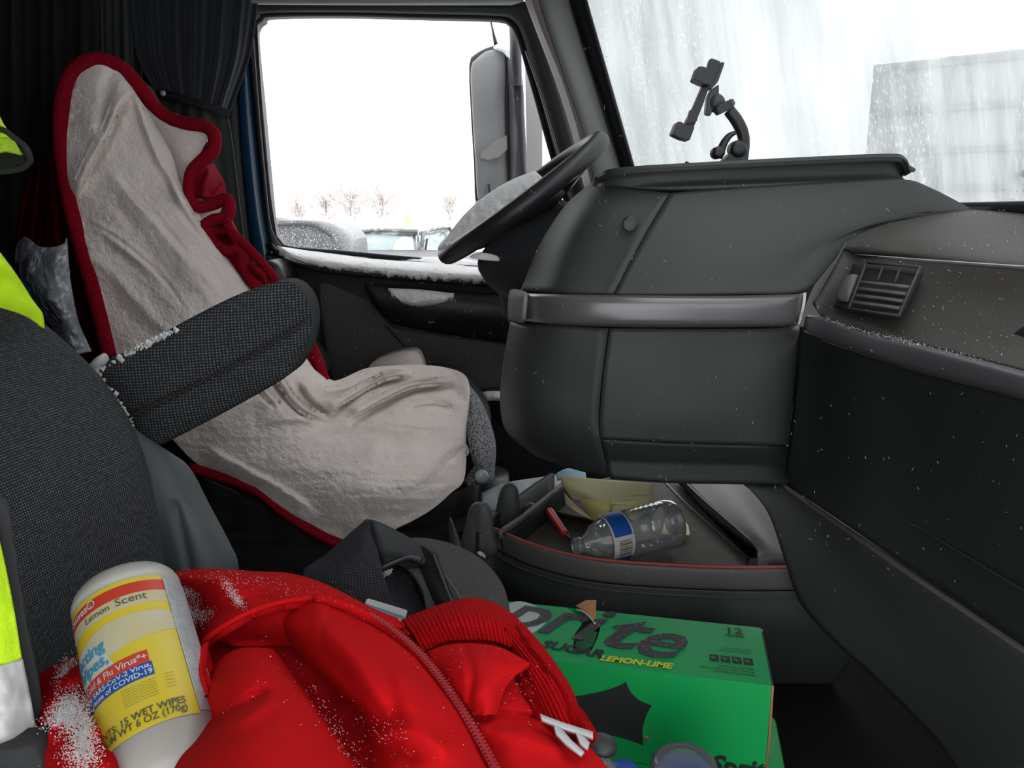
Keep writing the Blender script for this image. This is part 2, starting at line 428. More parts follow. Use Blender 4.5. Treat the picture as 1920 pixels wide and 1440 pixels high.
def glass(name, tint, rough=.02, mixw=.55, white=.0):
    m = bpy.data.materials.new(name); m.use_nodes = True; nt = m.node_tree; nt.nodes.remove(nt.nodes['Principled BSDF'])
    N = nt.nodes.new; out = nt.nodes['Material Output']
    t = N('ShaderNodeBsdfTransparent'); t.inputs[0].default_value = tint
    g = N('ShaderNodeBsdfGlossy'); g.inputs['Roughness'].default_value = rough
    f = N('ShaderNodeFresnel'); f.inputs[0].default_value = 1.5
    mx = N('ShaderNodeMixShader'); nt.links.new(f.outputs[0], mx.inputs[0]); nt.links.new(t.outputs[0], mx.inputs[1]); nt.links.new(g.outputs[0], mx.inputs[2])
    last = mx
    if white:
        d = N('ShaderNodeBsdfDiffuse'); d.inputs[0].default_value = (.8, .8, .8, 1)
        m2 = N('ShaderNodeMixShader'); m2.inputs[0].default_value = white; nt.links.new(last.outputs[0], m2.inputs[1]); nt.links.new(d.outputs[0], m2.inputs[2]); last = m2
    nt.links.new(last.outputs[0], out.inputs[0])
    return m
M['pet'] = glass('clear_bottle_plastic', (.90, .92, .93, 1), .06, white=.10)
def wet_windshield():
    m = bpy.data.materials.new('wet_frosted_windshield'); m.use_nodes = True; nt = m.node_tree; nt.nodes.remove(nt.nodes['Principled BSDF'])
    N = nt.nodes.new; Lk = nt.links.new; out = nt.nodes['Material Output']
    uvn = N('ShaderNodeUVMap'); uvn.uv_map = 'uv'
    def streak(sx, sy, det, lo, hi, rot=0.0):
        mp = N('ShaderNodeMapping'); mp.inputs['Scale'].default_value = (sx, sy, 1); mp.inputs['Rotation'].default_value = (0, 0, rot); Lk(uvn.outputs[0], mp.inputs['Vector'])
        n = N('ShaderNodeTexNoise'); n.inputs['Scale'].default_value = 1; n.inputs['Detail'].default_value = det; n.inputs['Roughness'].default_value = .62; Lk(mp.outputs[0], n.inputs['Vector'])
        r = N('ShaderNodeMapRange'); r.inputs['From Min'].default_value = lo; r.inputs['From Max'].default_value = hi; Lk(n.outputs['Fac'], r.inputs['Value']); return r
    a = streak(22, 3.2, 5, .40, .62); b = streak(190, 85, 3, .54, .68); c = streak(5, 1.4, 3, .36, .62)
    mul = N('ShaderNodeMath'); mul.operation = 'MULTIPLY_ADD'; d_ = streak(9, 2.2, 4, .42, .60); bm_ = N('ShaderNodeMath'); bm_.operation = 'MULTIPLY'; Lk(b.outputs[0], bm_.inputs[0]); Lk(d_.outputs[0], bm_.inputs[1]); Lk(a.outputs[0], mul.inputs[0]); mul.inputs[1].default_value = .6; Lk(bm_.outputs[0], mul.inputs[2])
    fac = N('ShaderNodeMath'); fac.operation = 'MULTIPLY_ADD'; fac.use_clamp = True; Lk(mul.outputs[0], fac.inputs[0]); fac.inputs[1].default_value = .36; fac.inputs[2].default_value = .28
    t = N('ShaderNodeBsdfTransparent')
    rc = N('ShaderNodeMixRGB'); rc.inputs[1].default_value = (.14, .149, .147, 1); rc.inputs[2].default_value = (.44, .45, .45, 1)
    sx = N('ShaderNodeSeparateXYZ'); Lk(uvn.outputs[0], sx.inputs[0]); gr = N('ShaderNodeMapRange'); gr.inputs['From Min'].default_value = 2.2; gr.inputs['From Max'].default_value = .95; Lk(sx.outputs['X'], gr.inputs['Value'])
    mc = N('ShaderNodeMath'); mc.operation = 'MULTIPLY_ADD'; mc.use_clamp = True; mc.inputs[1].default_value = .45; Lk(c.outputs[0], mc.inputs[0])
    m3 = N('ShaderNodeMath'); m3.operation = 'MULTIPLY_ADD'; m3.inputs[1].default_value = .75; m3.inputs[2].default_value = -.28; Lk(gr.outputs[0], m3.inputs[0]); Lk(m3.outputs[0], mc.inputs[2]); Lk(mc.outputs[0], rc.inputs[0]); Lk(rc.outputs[0], t.inputs[0])
    tr = N('ShaderNodeBsdfTranslucent'); tr.inputs[0].default_value = (.48, .50, .50, 1)
    mx = N('ShaderNodeMixShader'); Lk(fac.outputs[0], mx.inputs[0]); Lk(t.outputs[0], mx.inputs[1]); Lk(tr.outputs[0], mx.inputs[2])
    Lk(mx.outputs[0], out.inputs[0]); return m
M['windshield'] = wet_windshield()
for k in ('snow', 'snow_dull'):
    b_ = M[k].node_tree.nodes['Principled BSDF']; b_.inputs['Subsurface Weight'].default_value = .7; b_.inputs['Subsurface Scale'].default_value = .03; b_.inputs['Subsurface Radius'].default_value = (1, 1, 1)
# ------------------------------------------------------------------ outdoors
struct(box('ground', (-60, -40, -1.25), (60, 90, -1.15), M['ground']), 'snow covered yard outside the cab')

# ------------------------------------------------------------------ cab shell
struct(box('floor', (-1.65, -0.02, -0.06), (0.95, 2.2, 0.0), M['mat_floor']))
struct(box('ceiling', (-1.65, -0.05, 1.36), (0.22, 2.2, 1.42), M['liner']))
struct(box('wall_back', (-1.70, -0.05, -0.06), (-1.65, 2.2, 1.42), M['cabwall']))
struct(box('wall_left', (-1.65, 2.14, -0.06), (-0.72, 2.2, 1.42), M['cabwall']))
wv, wf = [], []
for lo, hi in (((-1.65, -0.07, -0.06), (-0.40, -0.02, 1.42)), ((0.48, -0.07, -0.06), (0.95, -0.02, 0.80)), ((-0.40, -0.07, 1.22), (0.48, -0.02, 1.42))):  # unseen pieces; front and header narrow the doorway to dim incoming light
    q, f_ = box_data(lo, hi); wf += [tuple(i+len(wv) for i in r) for r in f_]; wv += q
struct(mk('wall_right', wv, wf, M['cabwall'], smooth=False), 'unseen passenger side of the cab, its open doorway narrowed to dim the light')
fw = [(0.72, -0.02), (0.78, .5), (0.80, 1.0), (0.78, 1.5), (0.72, 2.2)]
v = np.array([(x, y, z) for z in (-0.06, .70) for x, y in fw]); n = len(fw)
v2 = v+np.array([.05, 0, 0]); allv = np.vstack([v, v2]); f = []
for i in range(n-1): f += [(i, i+1, n+i+1, n+i), (2*n+i, 3*n+i, 3*n+i+1, 2*n+i+1)]
struct(mk('wall_front', allv, f, M['dash_dark'], smooth=False))

# windshield: a curved raked pane with black printed border
def ws(Y, z): return np.array([.68-(.38 if Y > 1 else .06)*(Y-1)**2-.33*(z-.85), Y, z])
pane_rows = [[ws(y, z) for y in np.linspace(0.0, 2.03, 9)] for z in (1.42, 1.2, 1.0, .775)]
wroot = bpy.data.objects.new('window_2', None); COL.objects.link(wroot); wroot.location = tuple(ws(1, .8)); wroot['kind'] = 'structure'; wroot['label'] = 'wet frosted windshield with streaks of melting snow'
G = grid(pane_rows, 40, 16)
nv, nu = G.shape[:2]; idx = np.arange(nu*nv).reshape(nv, nu)
U, V = np.meshgrid(np.linspace(0, 2.1, nu), np.linspace(.68, 0, nv))
mk('glass_pane', G.reshape(-1, 3), np.stack([idx[:-1, :-1], idx[:-1, 1:], idx[1:, 1:], idx[1:, :-1]], -1).reshape(-1, 4), M['windshield'], wroot, True, np.stack([U+V*.16, V], -1).reshape(-1, 2))
off = np.array([-.006, 0, -.002])
loft('glass_border', [[ws(y, z)+off for y in (2.03, 2.0, 1.965)] for z in (1.42, 1.2, 1.0, .775)], 4, 12, M['frit'], wroot, thick=.004)
loft('glass_border', [[ws(y, z)+off for z in (.818, .80, .775)] for y in np.linspace(0, 2.0, 7)], 4, 24, M['frit'], wroot, thick=.004)
for (px, py, Y) in ((1690, 320, 1.30), (1918, 326, 1.16)):
    d = np.array(ws(Y, .86))
    q = P(px, py, Y-.09)
    tube('wiper_nozzle', [q, q+np.array([.012, .004, .003]), q+np.array([.022, .005, .001])], [.005, .006, .003], M['black'], wroot, 8)

# A pillar
pil = bpy.data.objects.new('trim_1', None); COL.objects.link(pil); pil.location = tuple(P(1110, 330, 2.0)); pil['kind'] = 'structure'; pil['label'] = 'grey windshield pillar trim'
loft('pillar_cover', [[(968, -60, 2.02), (1000, -60, 1.96), (1030, -60, 1.965), (1052, -60, 2.0)],
                      [(1003, 40, 2.02), (1025, 40, 1.955), (1050, 40, 1.96), (1078, 40, 2.0)],
                      [(1045, 150, 2.02), (1062, 150, 1.95), (1090, 150, 1.955), (1112, 150, 2.0)],
                      [(1078, 250, 2.02), (1092, 250, 1.945), (1125, 250, 1.95), (1143, 250, 2.0)],
                      [(1106, 350, 2.02), (1115, 350, 1.94), (1155, 350, 1.945), (1175, 350, 2.0)],
                      [(1130, 440, 2.02), (1140, 440, 1.935), (1180, 440, 1.94), (1205, 440, 2.0)]], 16, 30, M['pillar'], pil, thick=.03)
loft('pillar_edge', [[(962, -60, 2.0), (985, -60, 1.965)], [(998, 40, 2.0), (1012, 40, 1.96)], [(1040, 150, 2.0), (1056, 150, 1.955)], [(1072, 250, 2.0), (1087, 250, 1.945)], [(1095, 350, 2.0), (1112, 350, 1.94)]], 5, 24, M['pillar_pink'], pil, thick=.03)

# header over the driver's window
struct(loft('trim_2', [[(400, -45, 1.98), (700, -45, 1.98), (1000, -45, 1.98)], [(400, 0, 1.985), (700, 2, 1.985), (985, -2, 1.985)], [(440, 9, 2.01), (700, 10, 2.01), (960, 10, 2.01)]], 12, 8, M['liner'], thick=.05), 'grey headliner edge above the side window')

# ------------------------------------------------------------------ driver's door
door = bpy.data.objects.new('door_1', None); COL.objects.link(door); door.location = (-.3, 2.1, 0.05); door['kind'] = 'structure'; door['label'] = 'dark driver door with snow on its sill'
loft('door_panel', [[(500, 470, 2.12), (700, 490, 2.12), (900, 512, 2.12), (1150, 530, 2.12)],
                    [(500, 480, 2.04), (700, 505, 2.03), (900, 524, 2.03), (1150, 545, 2.03)],
                    [(510, 520, 2.05), (700, 535, 2.04), (900, 552, 2.04), (1150, 565, 2.04)],
                    [(540, 700, 2.07), (700, 700, 2.06), (900, 720, 2.06), (1150, 740, 2.06)],
                    [(560, 980, 2.09), (700, 1000, 2.09), (900, 1000, 2.09), (1150, 1000, 2.09)]], 30, 24, M['door_dark'], door, thick=.05)
pad('door_insert', [(598, 532, 2.045), (640, 534, 2.045), (678, 540, 2.045), (690, 565, 2.045), (705, 592, 2.045), (735, 614, 2.045), (840, 632, 2.045), (960, 650, 2.045),
                    (1000, 700, 2.055), (960, 790, 2.065), (800, 760, 2.065), (640, 740, 2.065), (618, 690, 2.06), (606, 610, 2.05)], .004, .02, M['door_grey'], door, n=60)
loft('door_armrest', [[(684, 530, 2.05), (800, 540, 2.05), (985, 556, 2.05)], [(686, 536, 2.005), (800, 546, 2.0), (985, 562, 2.0)],
                      [(700, 570, 2.0), (800, 585, 1.99), (985, 600, 1.99)], [(735, 608, 2.03), (830, 626, 2.03), (985, 648, 2.03)]], 20, 14, M['black'], door, thick=.02)
pad('pull_cup', [(724, 538, 1.998), (790, 541, 1.997), (858, 548, 1.997), (850, 562, 1.992), (825, 575, 1.99), (775, 574, 1.99), (740, 560, 1.993)], -.012, .004, M['black_matte'], door, n=40)
tube('panel_seam', [(595, 530, 2.035), (603, 600, 2.045), (618, 690, 2.055), (630, 760, 2.06)], .003, M['black_matte'], door, 6, n=16)
tube('sill_bead', [(505, 458, 2.06), (530, 480, 2.04), (600, 504, 2.035), (760, 520, 2.03), (975, 536, 2.03)], .009, M['door_dark'], door, 8, n=24)
pad('door_pocket', [(880, 745, 2.06), (905, 732, 2.03), (960, 730, 2.02), (1040, 735, 2.02), (1050, 900, 2.03), (900, 900, 2.04)], .01, .03, M['black_matte'], door)

# driver's window: the frame the opening leaves
win = bpy.data.objects.new('window_1', None); COL.objects.link(win); win.location = tuple(P(740, 470, 2.1)); win['kind'] = 'structure'; win['label'] = 'open side window in its black rubber frame'
inner = [(490, 36), (505, 28), (640, 26), (800, 30), (925, 33), (955, 42), (972, 68), (990, 130), (1010, 200), (1030, 275), (1052, 350), (1080, 440), (1090, 500), (970, 502), (800, 488), (640, 474), (545, 466), (522, 452), (510, 425), (500, 330), (488, 200), (476, 75), (478, 48)]
outer = [(472, 4), (500, 2), (640, 4), (800, 4), (925, 6), (990, 4), (1014, 40), (1038, 110), (1060, 180), (1082, 260), (1104, 345), (1130, 440), (1140, 540), (970, 540), (800, 520), (640, 505), (535, 492), (516, 478), (500, 430), (489, 330), (476, 200), (464, 75), (466, 30)]
ci = crom([P(x, y, 2.10) for x, y in inner], 120, closed=True, even=False); co = crom([P(x, y, 2.07) for x, y in outer], 120, closed=True, even=False)
cm = crom([P(x*.55+a*.45, y*.55+b*.45, 2.06) for (x, y), (a, b) in zip(inner, outer)], 120, closed=True, even=False)
n = 120; v = np.vstack([co, cm, ci, ci+[0, .05, 0], co+[0, .05, 0]]); f = []
for k in range(4):
    for i in range(n): f.append((k*n+i, k*n+(i+1) % n, (k+1)*n+(i+1) % n, (k+1)*n+i))
for i in range(n): f.append((4*n+i, 4*n+(i+1) % n, (i+1) % n, i))
mk('window_frame', v, f, M['door_dark'], win)
tube('rubber_seal', [p for p in crom([P(x, y, 2.095) for x, y in inner], 140, closed=True, even=False)], .006, M['black_matte'], win, 6, closed=True)
tube('seal_lip', [(986, 95, 2.055), (1012, 170, 2.055), (1036, 250, 2.055), (1066, 350, 2.055)], .003, M['silver_dull'], win, 6, n=20)
tube('seal_lip', [(473, 60, 2.06), (484, 200, 2.06), (496, 330, 2.06), (508, 430, 2.06), (530, 466, 2.06)], .003, M['silver_dull'], win, 6, n=20)

# painted post behind the door
post = bpy.data.objects.new('trim_3', None); COL.objects.link(post); post.location = tuple(P(460, 480, 2.1)); post['kind'] = 'structure'; post['label'] = 'blue painted door post beside the curtain'
def strip(name, m, Y, edge, thick=.02):
    return loft(name, [[(a, y, Y), ((a+b)/2, y, Y-.012), (b, y, Y)] for a, b, y in edge], 7, 20, m, post, thick=thick)
strip('painted_post', M['blue_paint'], 2.075, [(436, 464, -40), (440, 464, 60), (446, 472, 180), (454, 484, 300), (464, 496, 400), (474, 510, 480), (486, 530, 620), (495, 540, 760)], .04)
strip('weather_strip', M['black_matte'], 2.09, [(466, 474, -40), (466, 474, 60), (474, 482, 180), (484, 492, 300), (496, 504, 400), (508, 518, 470)])
strip('post_cover', M['door_dark'], 2.08, [(405, 440, -40), (405, 442, 60), (410, 448, 180), (422, 456, 300), (435, 466, 400), (446, 476, 500), (466, 488, 640), (476, 498, 780)])

# ------------------------------------------------------------------ outdoors: vehicles, trees
t = thing('pickup_truck', 'grey snow dusted pickup with a pale windshield and a side window, parked outside', 'truck', P(720, 470, 9.5)*[1, 1, 0]+[0, 0, -1.15])
gz = -1.15
def g(px, Y): q = P(px, 470, Y); q[2] = gz; return q
bl, tl, tr, br = P(612, 472, 8.6), P(648, 438, 9.0), P(779, 437, 9.3), P(783, 472, 9.2)
sl, sm, sr, sb = P(789, 472, 9.25), P(798, 437, 9.4), P(842, 430, 10.3), P(862, 472, 10.4)
def quad(name, q, th, m, par):
    q = np.array(q); nrm = np.cross(q[1]-q[0], q[2]-q[0]); nrm /= np.linalg.norm(nrm)
    if nrm[1] > 0: nrm = -nrm
    return prism(name, list(q), th, m, par, face=nrm)
quad('windshield', [bl, tl, tr, br], .03, M['car_glass'], t)
pap = lambda a, b: bl*(1-a)*(1-b)+br*a*(1-b)+tl*(1-a)*b+tr*a*b+np.array([0, -.03, 0])
quad('windshield_snow', [pap(.72, .12), pap(.74, .88), pap(.96, .86), pap(.97, .10)], .02, M['snow_dull'], t)
quad('side_window', [sl, sm, sr, sb], .03, M['car_glass'], t)
tube('pillar', [P(608, 474, 8.55), P(646, 437, 8.95), P(700, 431, 9.1), P(783, 433, 9.2), P(786, 474, 9.15)], .022, M['car_grey'], t, 8)
tube('pillar', [P(789, 474, 9.2), P(793, 438, 9.3), P(806, 430, 9.5), P(842, 424, 10.2), P(866, 474, 10.3)], .024, M['car_grey'], t, 8)
tube('pillar', [P(797, 474, 9.3), P(801, 448, 9.38)], .012, M['car_black'], t, 6)
pad('roof', [P(646, 436, 9.0), P(700, 428, 9.3), P(765, 424, 9.8), P(820, 422, 10.3), P(845, 425, 10.3), P(806, 432, 9.5), P(784, 434, 9.2), P(700, 433, 9.1)], .0, .05, M['car_grey'], t, face=(0, -.2, 1), smooth_outline=False)
hood = [P(560, 478, 7.4), P(612, 471, 8.5), P(790, 470, 9.1), P(870, 472, 10.3), P(1010, 476, 10.0), P(1000, 492, 8.0), P(800, 492, 7.0)]
pad('body', hood, .03, 1.1, M['car_black'], t, face=(0, 0, 1), smooth_outline=False)
for c in ((620, 7.8), (980, 9.3)):
    q = g(*c); lathe('wheel', q+[0, .0, .36], (0.1, 1, 0), [(.1, 0), (.36, 0), (.38, .05), (.38, .2), (.36, .25), (.1, .25)], M['black_matte'], t, 20)
t = thing('parked_van', 'dark van speckled with snow behind the rear corner of the side window', 'van', g(560, 6.5))
pad('van_body', [P(480, 428, 6.6), P(516, 415, 6.5), P(560, 414, 6.5), P(590, 418, 6.5), P(612, 428, 6.5), P(632, 444, 6.5), P(640, 480, 6.5), P(640, 640, 6.5), P(480, 640, 6.5)], .05, 1.2, M['car_dark'], t, n=60, rings=4)
tube('roof_rail', [P(500, 423, 6.45), P(560, 420, 6.45), P(592, 424, 6.45), P(622, 443, 6.45)], .012, M['car_black'], t, 6, n=14)
for px in (500, 615):
    lathe('wheel', g(px, 6.5)+[0, -.06, .33], (0, 1, 0), [(.1, 0), (.31, 0), (.33, .05), (.33, .2), (.1, .22)], M['black_matte'], t, 20)
tree_lab = ['tallest bare tree faint in the falling snow', 'broad bare tree left of the tall one in the snow haze', 'bare tree right of the tall one above the pickup roof', 'low faint bare shrub above the parked van', 'small faint bare tree at the mirror edge']
for k, (px, top, Y, w) in enumerate(((660, 332, 30, 2.2), (612, 352, 31, 2.4), (718, 345, 29, 2.4), (560, 372, 33, 1.6), (845, 350, 36, 1.8))):
    b = P(px, 425, Y); h = P(px, top, Y)[2]-b[2]; b[2] -= .0
    foot = b.copy(); foot[2] = gz
    root = thing('bare_tree', tree_lab[k], 'tree', foot, 'bare trees beyond the yard')
    tube('trunk', [foot, b, b+[.1, 0, h*.5], b+[0, 0, h]], [.10, .08, .05, .015], M['tree'], root, 6)
    ds = []
    for i in range(46):
        a = rng.random(); s = b+[0, 0, h*(.05+.6*a)]; ang = rng.uniform(-1, 1); L = w*(1-.5*a)*rng.uniform(.5, 1)
        e = s+np.array([math.sin(ang*1.3)*L*.8, rng.uniform(-.6, .6), L*math.cos(ang*1.1)*.75])
        ds.append(tube_data([s, (s+e)/2+rng.normal(0, .08, 3), e], [.028, .018, .007], 4))
        for _ in range(2):
            m_ = s+(e-s)*rng.uniform(.4, .8); ds.append(tube_data([m_, m_+rng.normal(0, .35, 3)+[0, 0, .3]], [.012, .005], 4))
    vv, ff = merge(ds); o = mk('branches', vv, ff, M['tree'], root); o['kind'] = 'stuff'
t = thing('yellow_drum', 'small yellow drum in the snow above the pickup roof', 'drum', g(764, 20))
bq = P(764, 421, 20); lathe('drum_body', bq, (0, 0, 1), [(.08, 0), (.08, .10), (.07, .17), (.04, .22)], M['yellow'], t, 14)
lathe('drum_post', [bq[0], bq[1], gz], (0, 0, 1), [(.06, 0), (.06, bq[2]-gz)], M['pale_pink'], t, 8)
t = thing('flatbed_trailer', 'faint pale trailer frame behind the pickup in the snow', 'trailer', g(720, 24))
for py in (411, 420):
    tube('rail', [P(678, py, 24), P(800, py-1, 24)], .02, M['pale_pink'], t, 5)
for px in (680, 715, 752, 800):
    q = P(px, 406, 24); tube('stake', [q, [q[0], q[1], gz]], .03, M['pale_pink'], t, 5)
t = thing('reflector_post', 'faint pale red marker post near the mirror', 'post', g(868, 22))
q = P(868, 380, 22); frame_box('post_board', q+[-.1, 0, -.45], [.2, 0, 0], [0, .05, 0], [0, 0, .45], M['pale_pink'], t); tube('post_leg', [q+[0, .02, -.45], [q[0], q[1]+.02, gz]], .03, M['pale_pink'], t, 6)

# trailer seen through the windshield
c0, c1 = P(1640, 122, 7.0), P(2300, 60, 5.6); c1[2] = c0[2]; bot = -.35
ex = c1-c0; ex[2] = 0; L = np.linalg.norm(ex); ex /= L; ey = np.array([-ex[1], ex[0], 0]); ey = ey if ey[1] > 0 else -ey
t = thing('box_trailer', 'grey ribbed box trailer parked beyond the windshield', 'trailer', np.array([c0[0], c0[1], gz]))
frame_box('cargo_box', [c0[0], c0[1], bot], ex*L, ey*2.5, [0, 0, c0[2]-bot], M['trailer'], t)
for z_ in (c0[2]-.07, c0[2]-.42, c0[2]-.75, c0[2]-1.05, c0[2]-1.42, c0[2]-1.75):
    frame_box('side_rail', np.array([c0[0], c0[1], z_])-ey*.03, ex*L, ey*.03, [0, 0, .045], M['trailer_rib'], t)
for k in range(0, 7):
    frame_box('side_post', np.array([c0[0], c0[1], bot])-ey*.02+ex*(k*.55), ex*.05, ey*.02, [0, 0, c0[2]-bot], M['trailer_rib'], t)
for k in (0.8, 1.9):
    q = c0+ex*k; lathe('wheel', [q[0], q[1], gz+.45], ey, [(.1, 0), (.43, 0), (.45, .05), (.45, .3), (.1, .32)], M['black_matte'], t, 20)

# door mirror
t = thing('side_mirror', 'tall grey side mirror with torn film, outside the driver window', 'mirror', P(930, 390, 2.55))
mo = [(880, 120, 2.50), (893, 100, 2.50), (925, 86, 2.50), (950, 90, 2.49), (956, 110, 2.49), (955, 200, 2.49), (957, 290, 2.49), (958, 380, 2.49), (925, 388, 2.50), (894, 388, 2.50), (888, 300, 2.50), (882, 200, 2.50)]
pad('mirror_back', mo, .006, .10, M['mirror_dark'], t, n=60)
pad('mirror_film', [(x+(3 if x < 920 else -8), y+(8 if y < 150 else -12 if y > 370 else 0), Y-.006) for x, y, Y in mo], .010, .006, M['mirror_grey'], t, n=60, noise=(.003, 40))
prism('torn_film', [(902, 283, 2.475), (930, 262, 2.47), (950, 254, 2.465), (951, 280, 2.465), (935, 295, 2.47), (915, 300, 2.475), (900, 296, 2.478)], .003, M['mirror_light'], t)
prism('film_crease', [(914, 345, 2.478), (918, 345, 2.478), (921, 372, 2.478), (917, 372, 2.478)], .002, M['mirror_dark'], t)
pad('mirror_shell', [(952, 92, 2.46), (968, 105, 2.45), (980, 150, 2.44), (984, 220, 2.44), (988, 300, 2.44), (990, 395, 2.44), (962, 395, 2.47), (956, 300, 2.48), (954, 180, 2.48)], .03, .12, M['mirror_dark'], t, n=50)
tube('mirror_bracket', [(965, 30, 2.40), (967, 100, 2.40), (968, 160, 2.42)], .017, M['mirror_dark'], t, 10)
prism('mirror_fairing', [(984, 85, 2.62), (1000, 92, 2.62), (1017, 210, 2.62), (1017, 420, 2.62), (990, 420, 2.62)], .05, M['mirror_light'], t)
pad('mirror_foot', [(892, 378, 2.50), (960, 374, 2.49), (985, 395, 2.49), (985, 450, 2.5), (900, 450, 2.5)], .02, .08, M['mirror_light'], t)
tube('mirror_arm', [P(978, 405, 2.5), P(1040, 450, 2.4), P(1085, 500, 2.13)], .02, M['mirror_dark'], t, 8)
tube('aerial', [(919, 34, 2.52), (925, 62, 2.52), (931, 88, 2.52)], [.0025, .004, .007], M['black'], t, 6)
pad('snow_cap', [(925, 88, 2.47), (945, 80, 2.46), (962, 88, 2.45), (972, 104, 2.44), (972, 126, 2.44), (960, 118, 2.45), (945, 98, 2.46)], .02, .04, M['snow'], t, noise=(.006, 8))
# ------------------------------------------------------------------ dashboard
dash = thing('dashboard', 'dark grey truck dashboard with a silver trim strip and wraparound end panel', 'dashboard', P(1300, 900, 1.1))
BK = (0, .05, 0)
loft('upper_left_panel', [[(1112, 340, 1.24), (1150, 349, 1.17), (1254, 362, 1.13)], [(1060, 385, 1.26), (1110, 395, 1.14), (1216, 426, 1.095)],
                          [(1012, 458, 1.25), (1070, 462, 1.12), (1181, 489, 1.07)], [(976, 545, 1.24), (1035, 548, 1.09), (1149, 551, 1.05)]], 24, 24, M['dash'], dash, thick=.008)
loft('upper_right_panel', [[(1257, 362, 1.13), (1400, 350, 1.13), (1560, 340, 1.13), (1690, 336, 1.13), (1745, 352, 1.14), (1830, 396, 1.15)],
                           [(1219, 426, 1.095), (1380, 420, 1.09), (1500, 415, 1.09), (1600, 405, 1.10), (1700, 400, 1.115), (1812, 402, 1.14)],
                           [(1184, 489, 1.07), (1330, 488, 1.06), (1450, 485, 1.06), (1530, 470, 1.075), (1580, 445, 1.09), (1660, 415, 1.115)],
                           [(1152, 552, 1.05), (1280, 552, 1.04), (1400, 551, 1.04), (1490, 549, 1.045), (1530, 530, 1.06), (1565, 480, 1.09)]], 50, 36, M['dash'], dash, thick=.008)
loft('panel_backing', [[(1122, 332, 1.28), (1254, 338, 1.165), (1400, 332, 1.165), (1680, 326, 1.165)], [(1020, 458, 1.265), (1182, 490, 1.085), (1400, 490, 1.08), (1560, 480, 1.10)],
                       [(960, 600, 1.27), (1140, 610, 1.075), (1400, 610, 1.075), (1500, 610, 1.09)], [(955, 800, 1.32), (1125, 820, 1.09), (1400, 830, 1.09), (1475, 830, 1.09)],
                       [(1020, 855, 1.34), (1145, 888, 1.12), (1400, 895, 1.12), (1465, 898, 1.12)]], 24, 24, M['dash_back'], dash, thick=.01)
def top_back(px, py, Y, Y2):
    q = P(px, py, Y); return q+np.array([q[0]*.12, Y2-Y, 0.0])
loft('top_ledge', [[top_back(x, y, Y, 1.55) for x, y, Y in ((1122, 338, 1.22), (1160, 324, 1.17), (1300, 315, 1.15), (1500, 305, 1.15), (1650, 299, 1.15), (1685, 304, 1.16), (1696, 328, 1.18))],
                   [(1116, 336, 1.22), (1158, 322, 1.175), (1300, 313, 1.155), (1500, 303, 1.155), (1650, 297, 1.155), (1686, 302, 1.165), (1698, 326, 1.185)],
                   [(1114, 340, 1.21), (1156, 328, 1.165), (1300, 319, 1.145), (1500, 309, 1.145), (1650, 303, 1.145), (1680, 307, 1.155), (1692, 328, 1.175)],
                   [(1110, 352, 1.23), (1152, 346, 1.165), (1300, 340, 1.145), (1500, 332, 1.145), (1650, 327, 1.145), (1680, 328, 1.15), (1694, 334, 1.17)],
                   [(1106, 356, 1.24), (1150, 352, 1.17), (1300, 350, 1.13), (1500, 343, 1.13), (1650, 338, 1.13), (1690, 338, 1.13), (1702, 340, 1.135)]], 60, 22, M['dash'], dash, thick=.006)
loft('trim_strip', [[(957, 545, 1.27), (980, 549, 1.15), (1035, 551, 1.075), (1150, 553, 1.042), (1350, 554, 1.036), (1470, 552, 1.038), (1506, 549, 1.055)],
                    [(955, 556, 1.265), (978, 560, 1.14), (1034, 562, 1.062), (1149, 564, 1.026), (1350, 565, 1.020), (1470, 563, 1.022), (1504, 560, 1.045)],
                    [(955, 590, 1.265), (978, 594, 1.14), (1032, 600, 1.062), (1145, 604, 1.026), (1350, 606, 1.020), (1468, 604, 1.022), (1497, 600, 1.045)],
                    [(957, 598, 1.27), (980, 602, 1.15), (1031, 608, 1.075), (1143, 613, 1.042), (1350, 614, 1.036), (1466, 612, 1.038), (1494, 608, 1.055)]], 60, 16, M['silver'], dash, thick=.006)
loft('trim_end_cap', [[(956, 543, 1.29), (966, 542, 1.19), (984, 546, 1.12)], [(953, 558, 1.285), (962, 558, 1.17), (982, 560, 1.105)], [(952, 588, 1.285), (961, 592, 1.17), (979, 596, 1.105)], [(954, 600, 1.29), (963, 602, 1.19), (978, 606, 1.12)]], 12, 12, M['pillar'], dash, thick=.006)
loft('lower_left_panel', [[(957, 600, 1.29), (980, 605, 1.15), (1030, 610, 1.085), (1140, 616, 1.055)], [(942, 690, 1.28), (968, 700, 1.14), (1018, 705, 1.09), (1128, 705, 1.055)],
                          [(938, 760, 1.29), (966, 775, 1.15), (1020, 780, 1.09), (1122, 780, 1.06)], [(952, 812, 1.32), (990, 830, 1.17), (1050, 835, 1.11), (1124, 828, 1.065)],
                          [(1005, 856, 1.36), (1045, 870, 1.22), (1090, 884, 1.15), (1143, 893, 1.10)]], 24, 36, M['dash'], dash, thick=.008)
loft('lower_right_panel', [[(1143, 616, 1.055), (1250, 617, 1.05), (1350, 617, 1.05), (1450, 616, 1.05), (1488, 612, 1.06), (1500, 609, 1.09)], [(1131, 705, 1.055), (1250, 705, 1.05), (1350, 705, 1.05), (1445, 705, 1.05), (1480, 705, 1.065), (1492, 705, 1.10)],
                           [(1125, 780, 1.06), (1250, 780, 1.052), (1350, 780, 1.052), (1440, 780, 1.055), (1472, 780, 1.07), (1484, 780, 1.10)], [(1126, 822, 1.065), (1250, 829, 1.06), (1350, 832, 1.06), (1440, 834, 1.06), (1470, 834, 1.075), (1480, 834, 1.11)]], 40, 24, M['dash'], dash, thick=.008)
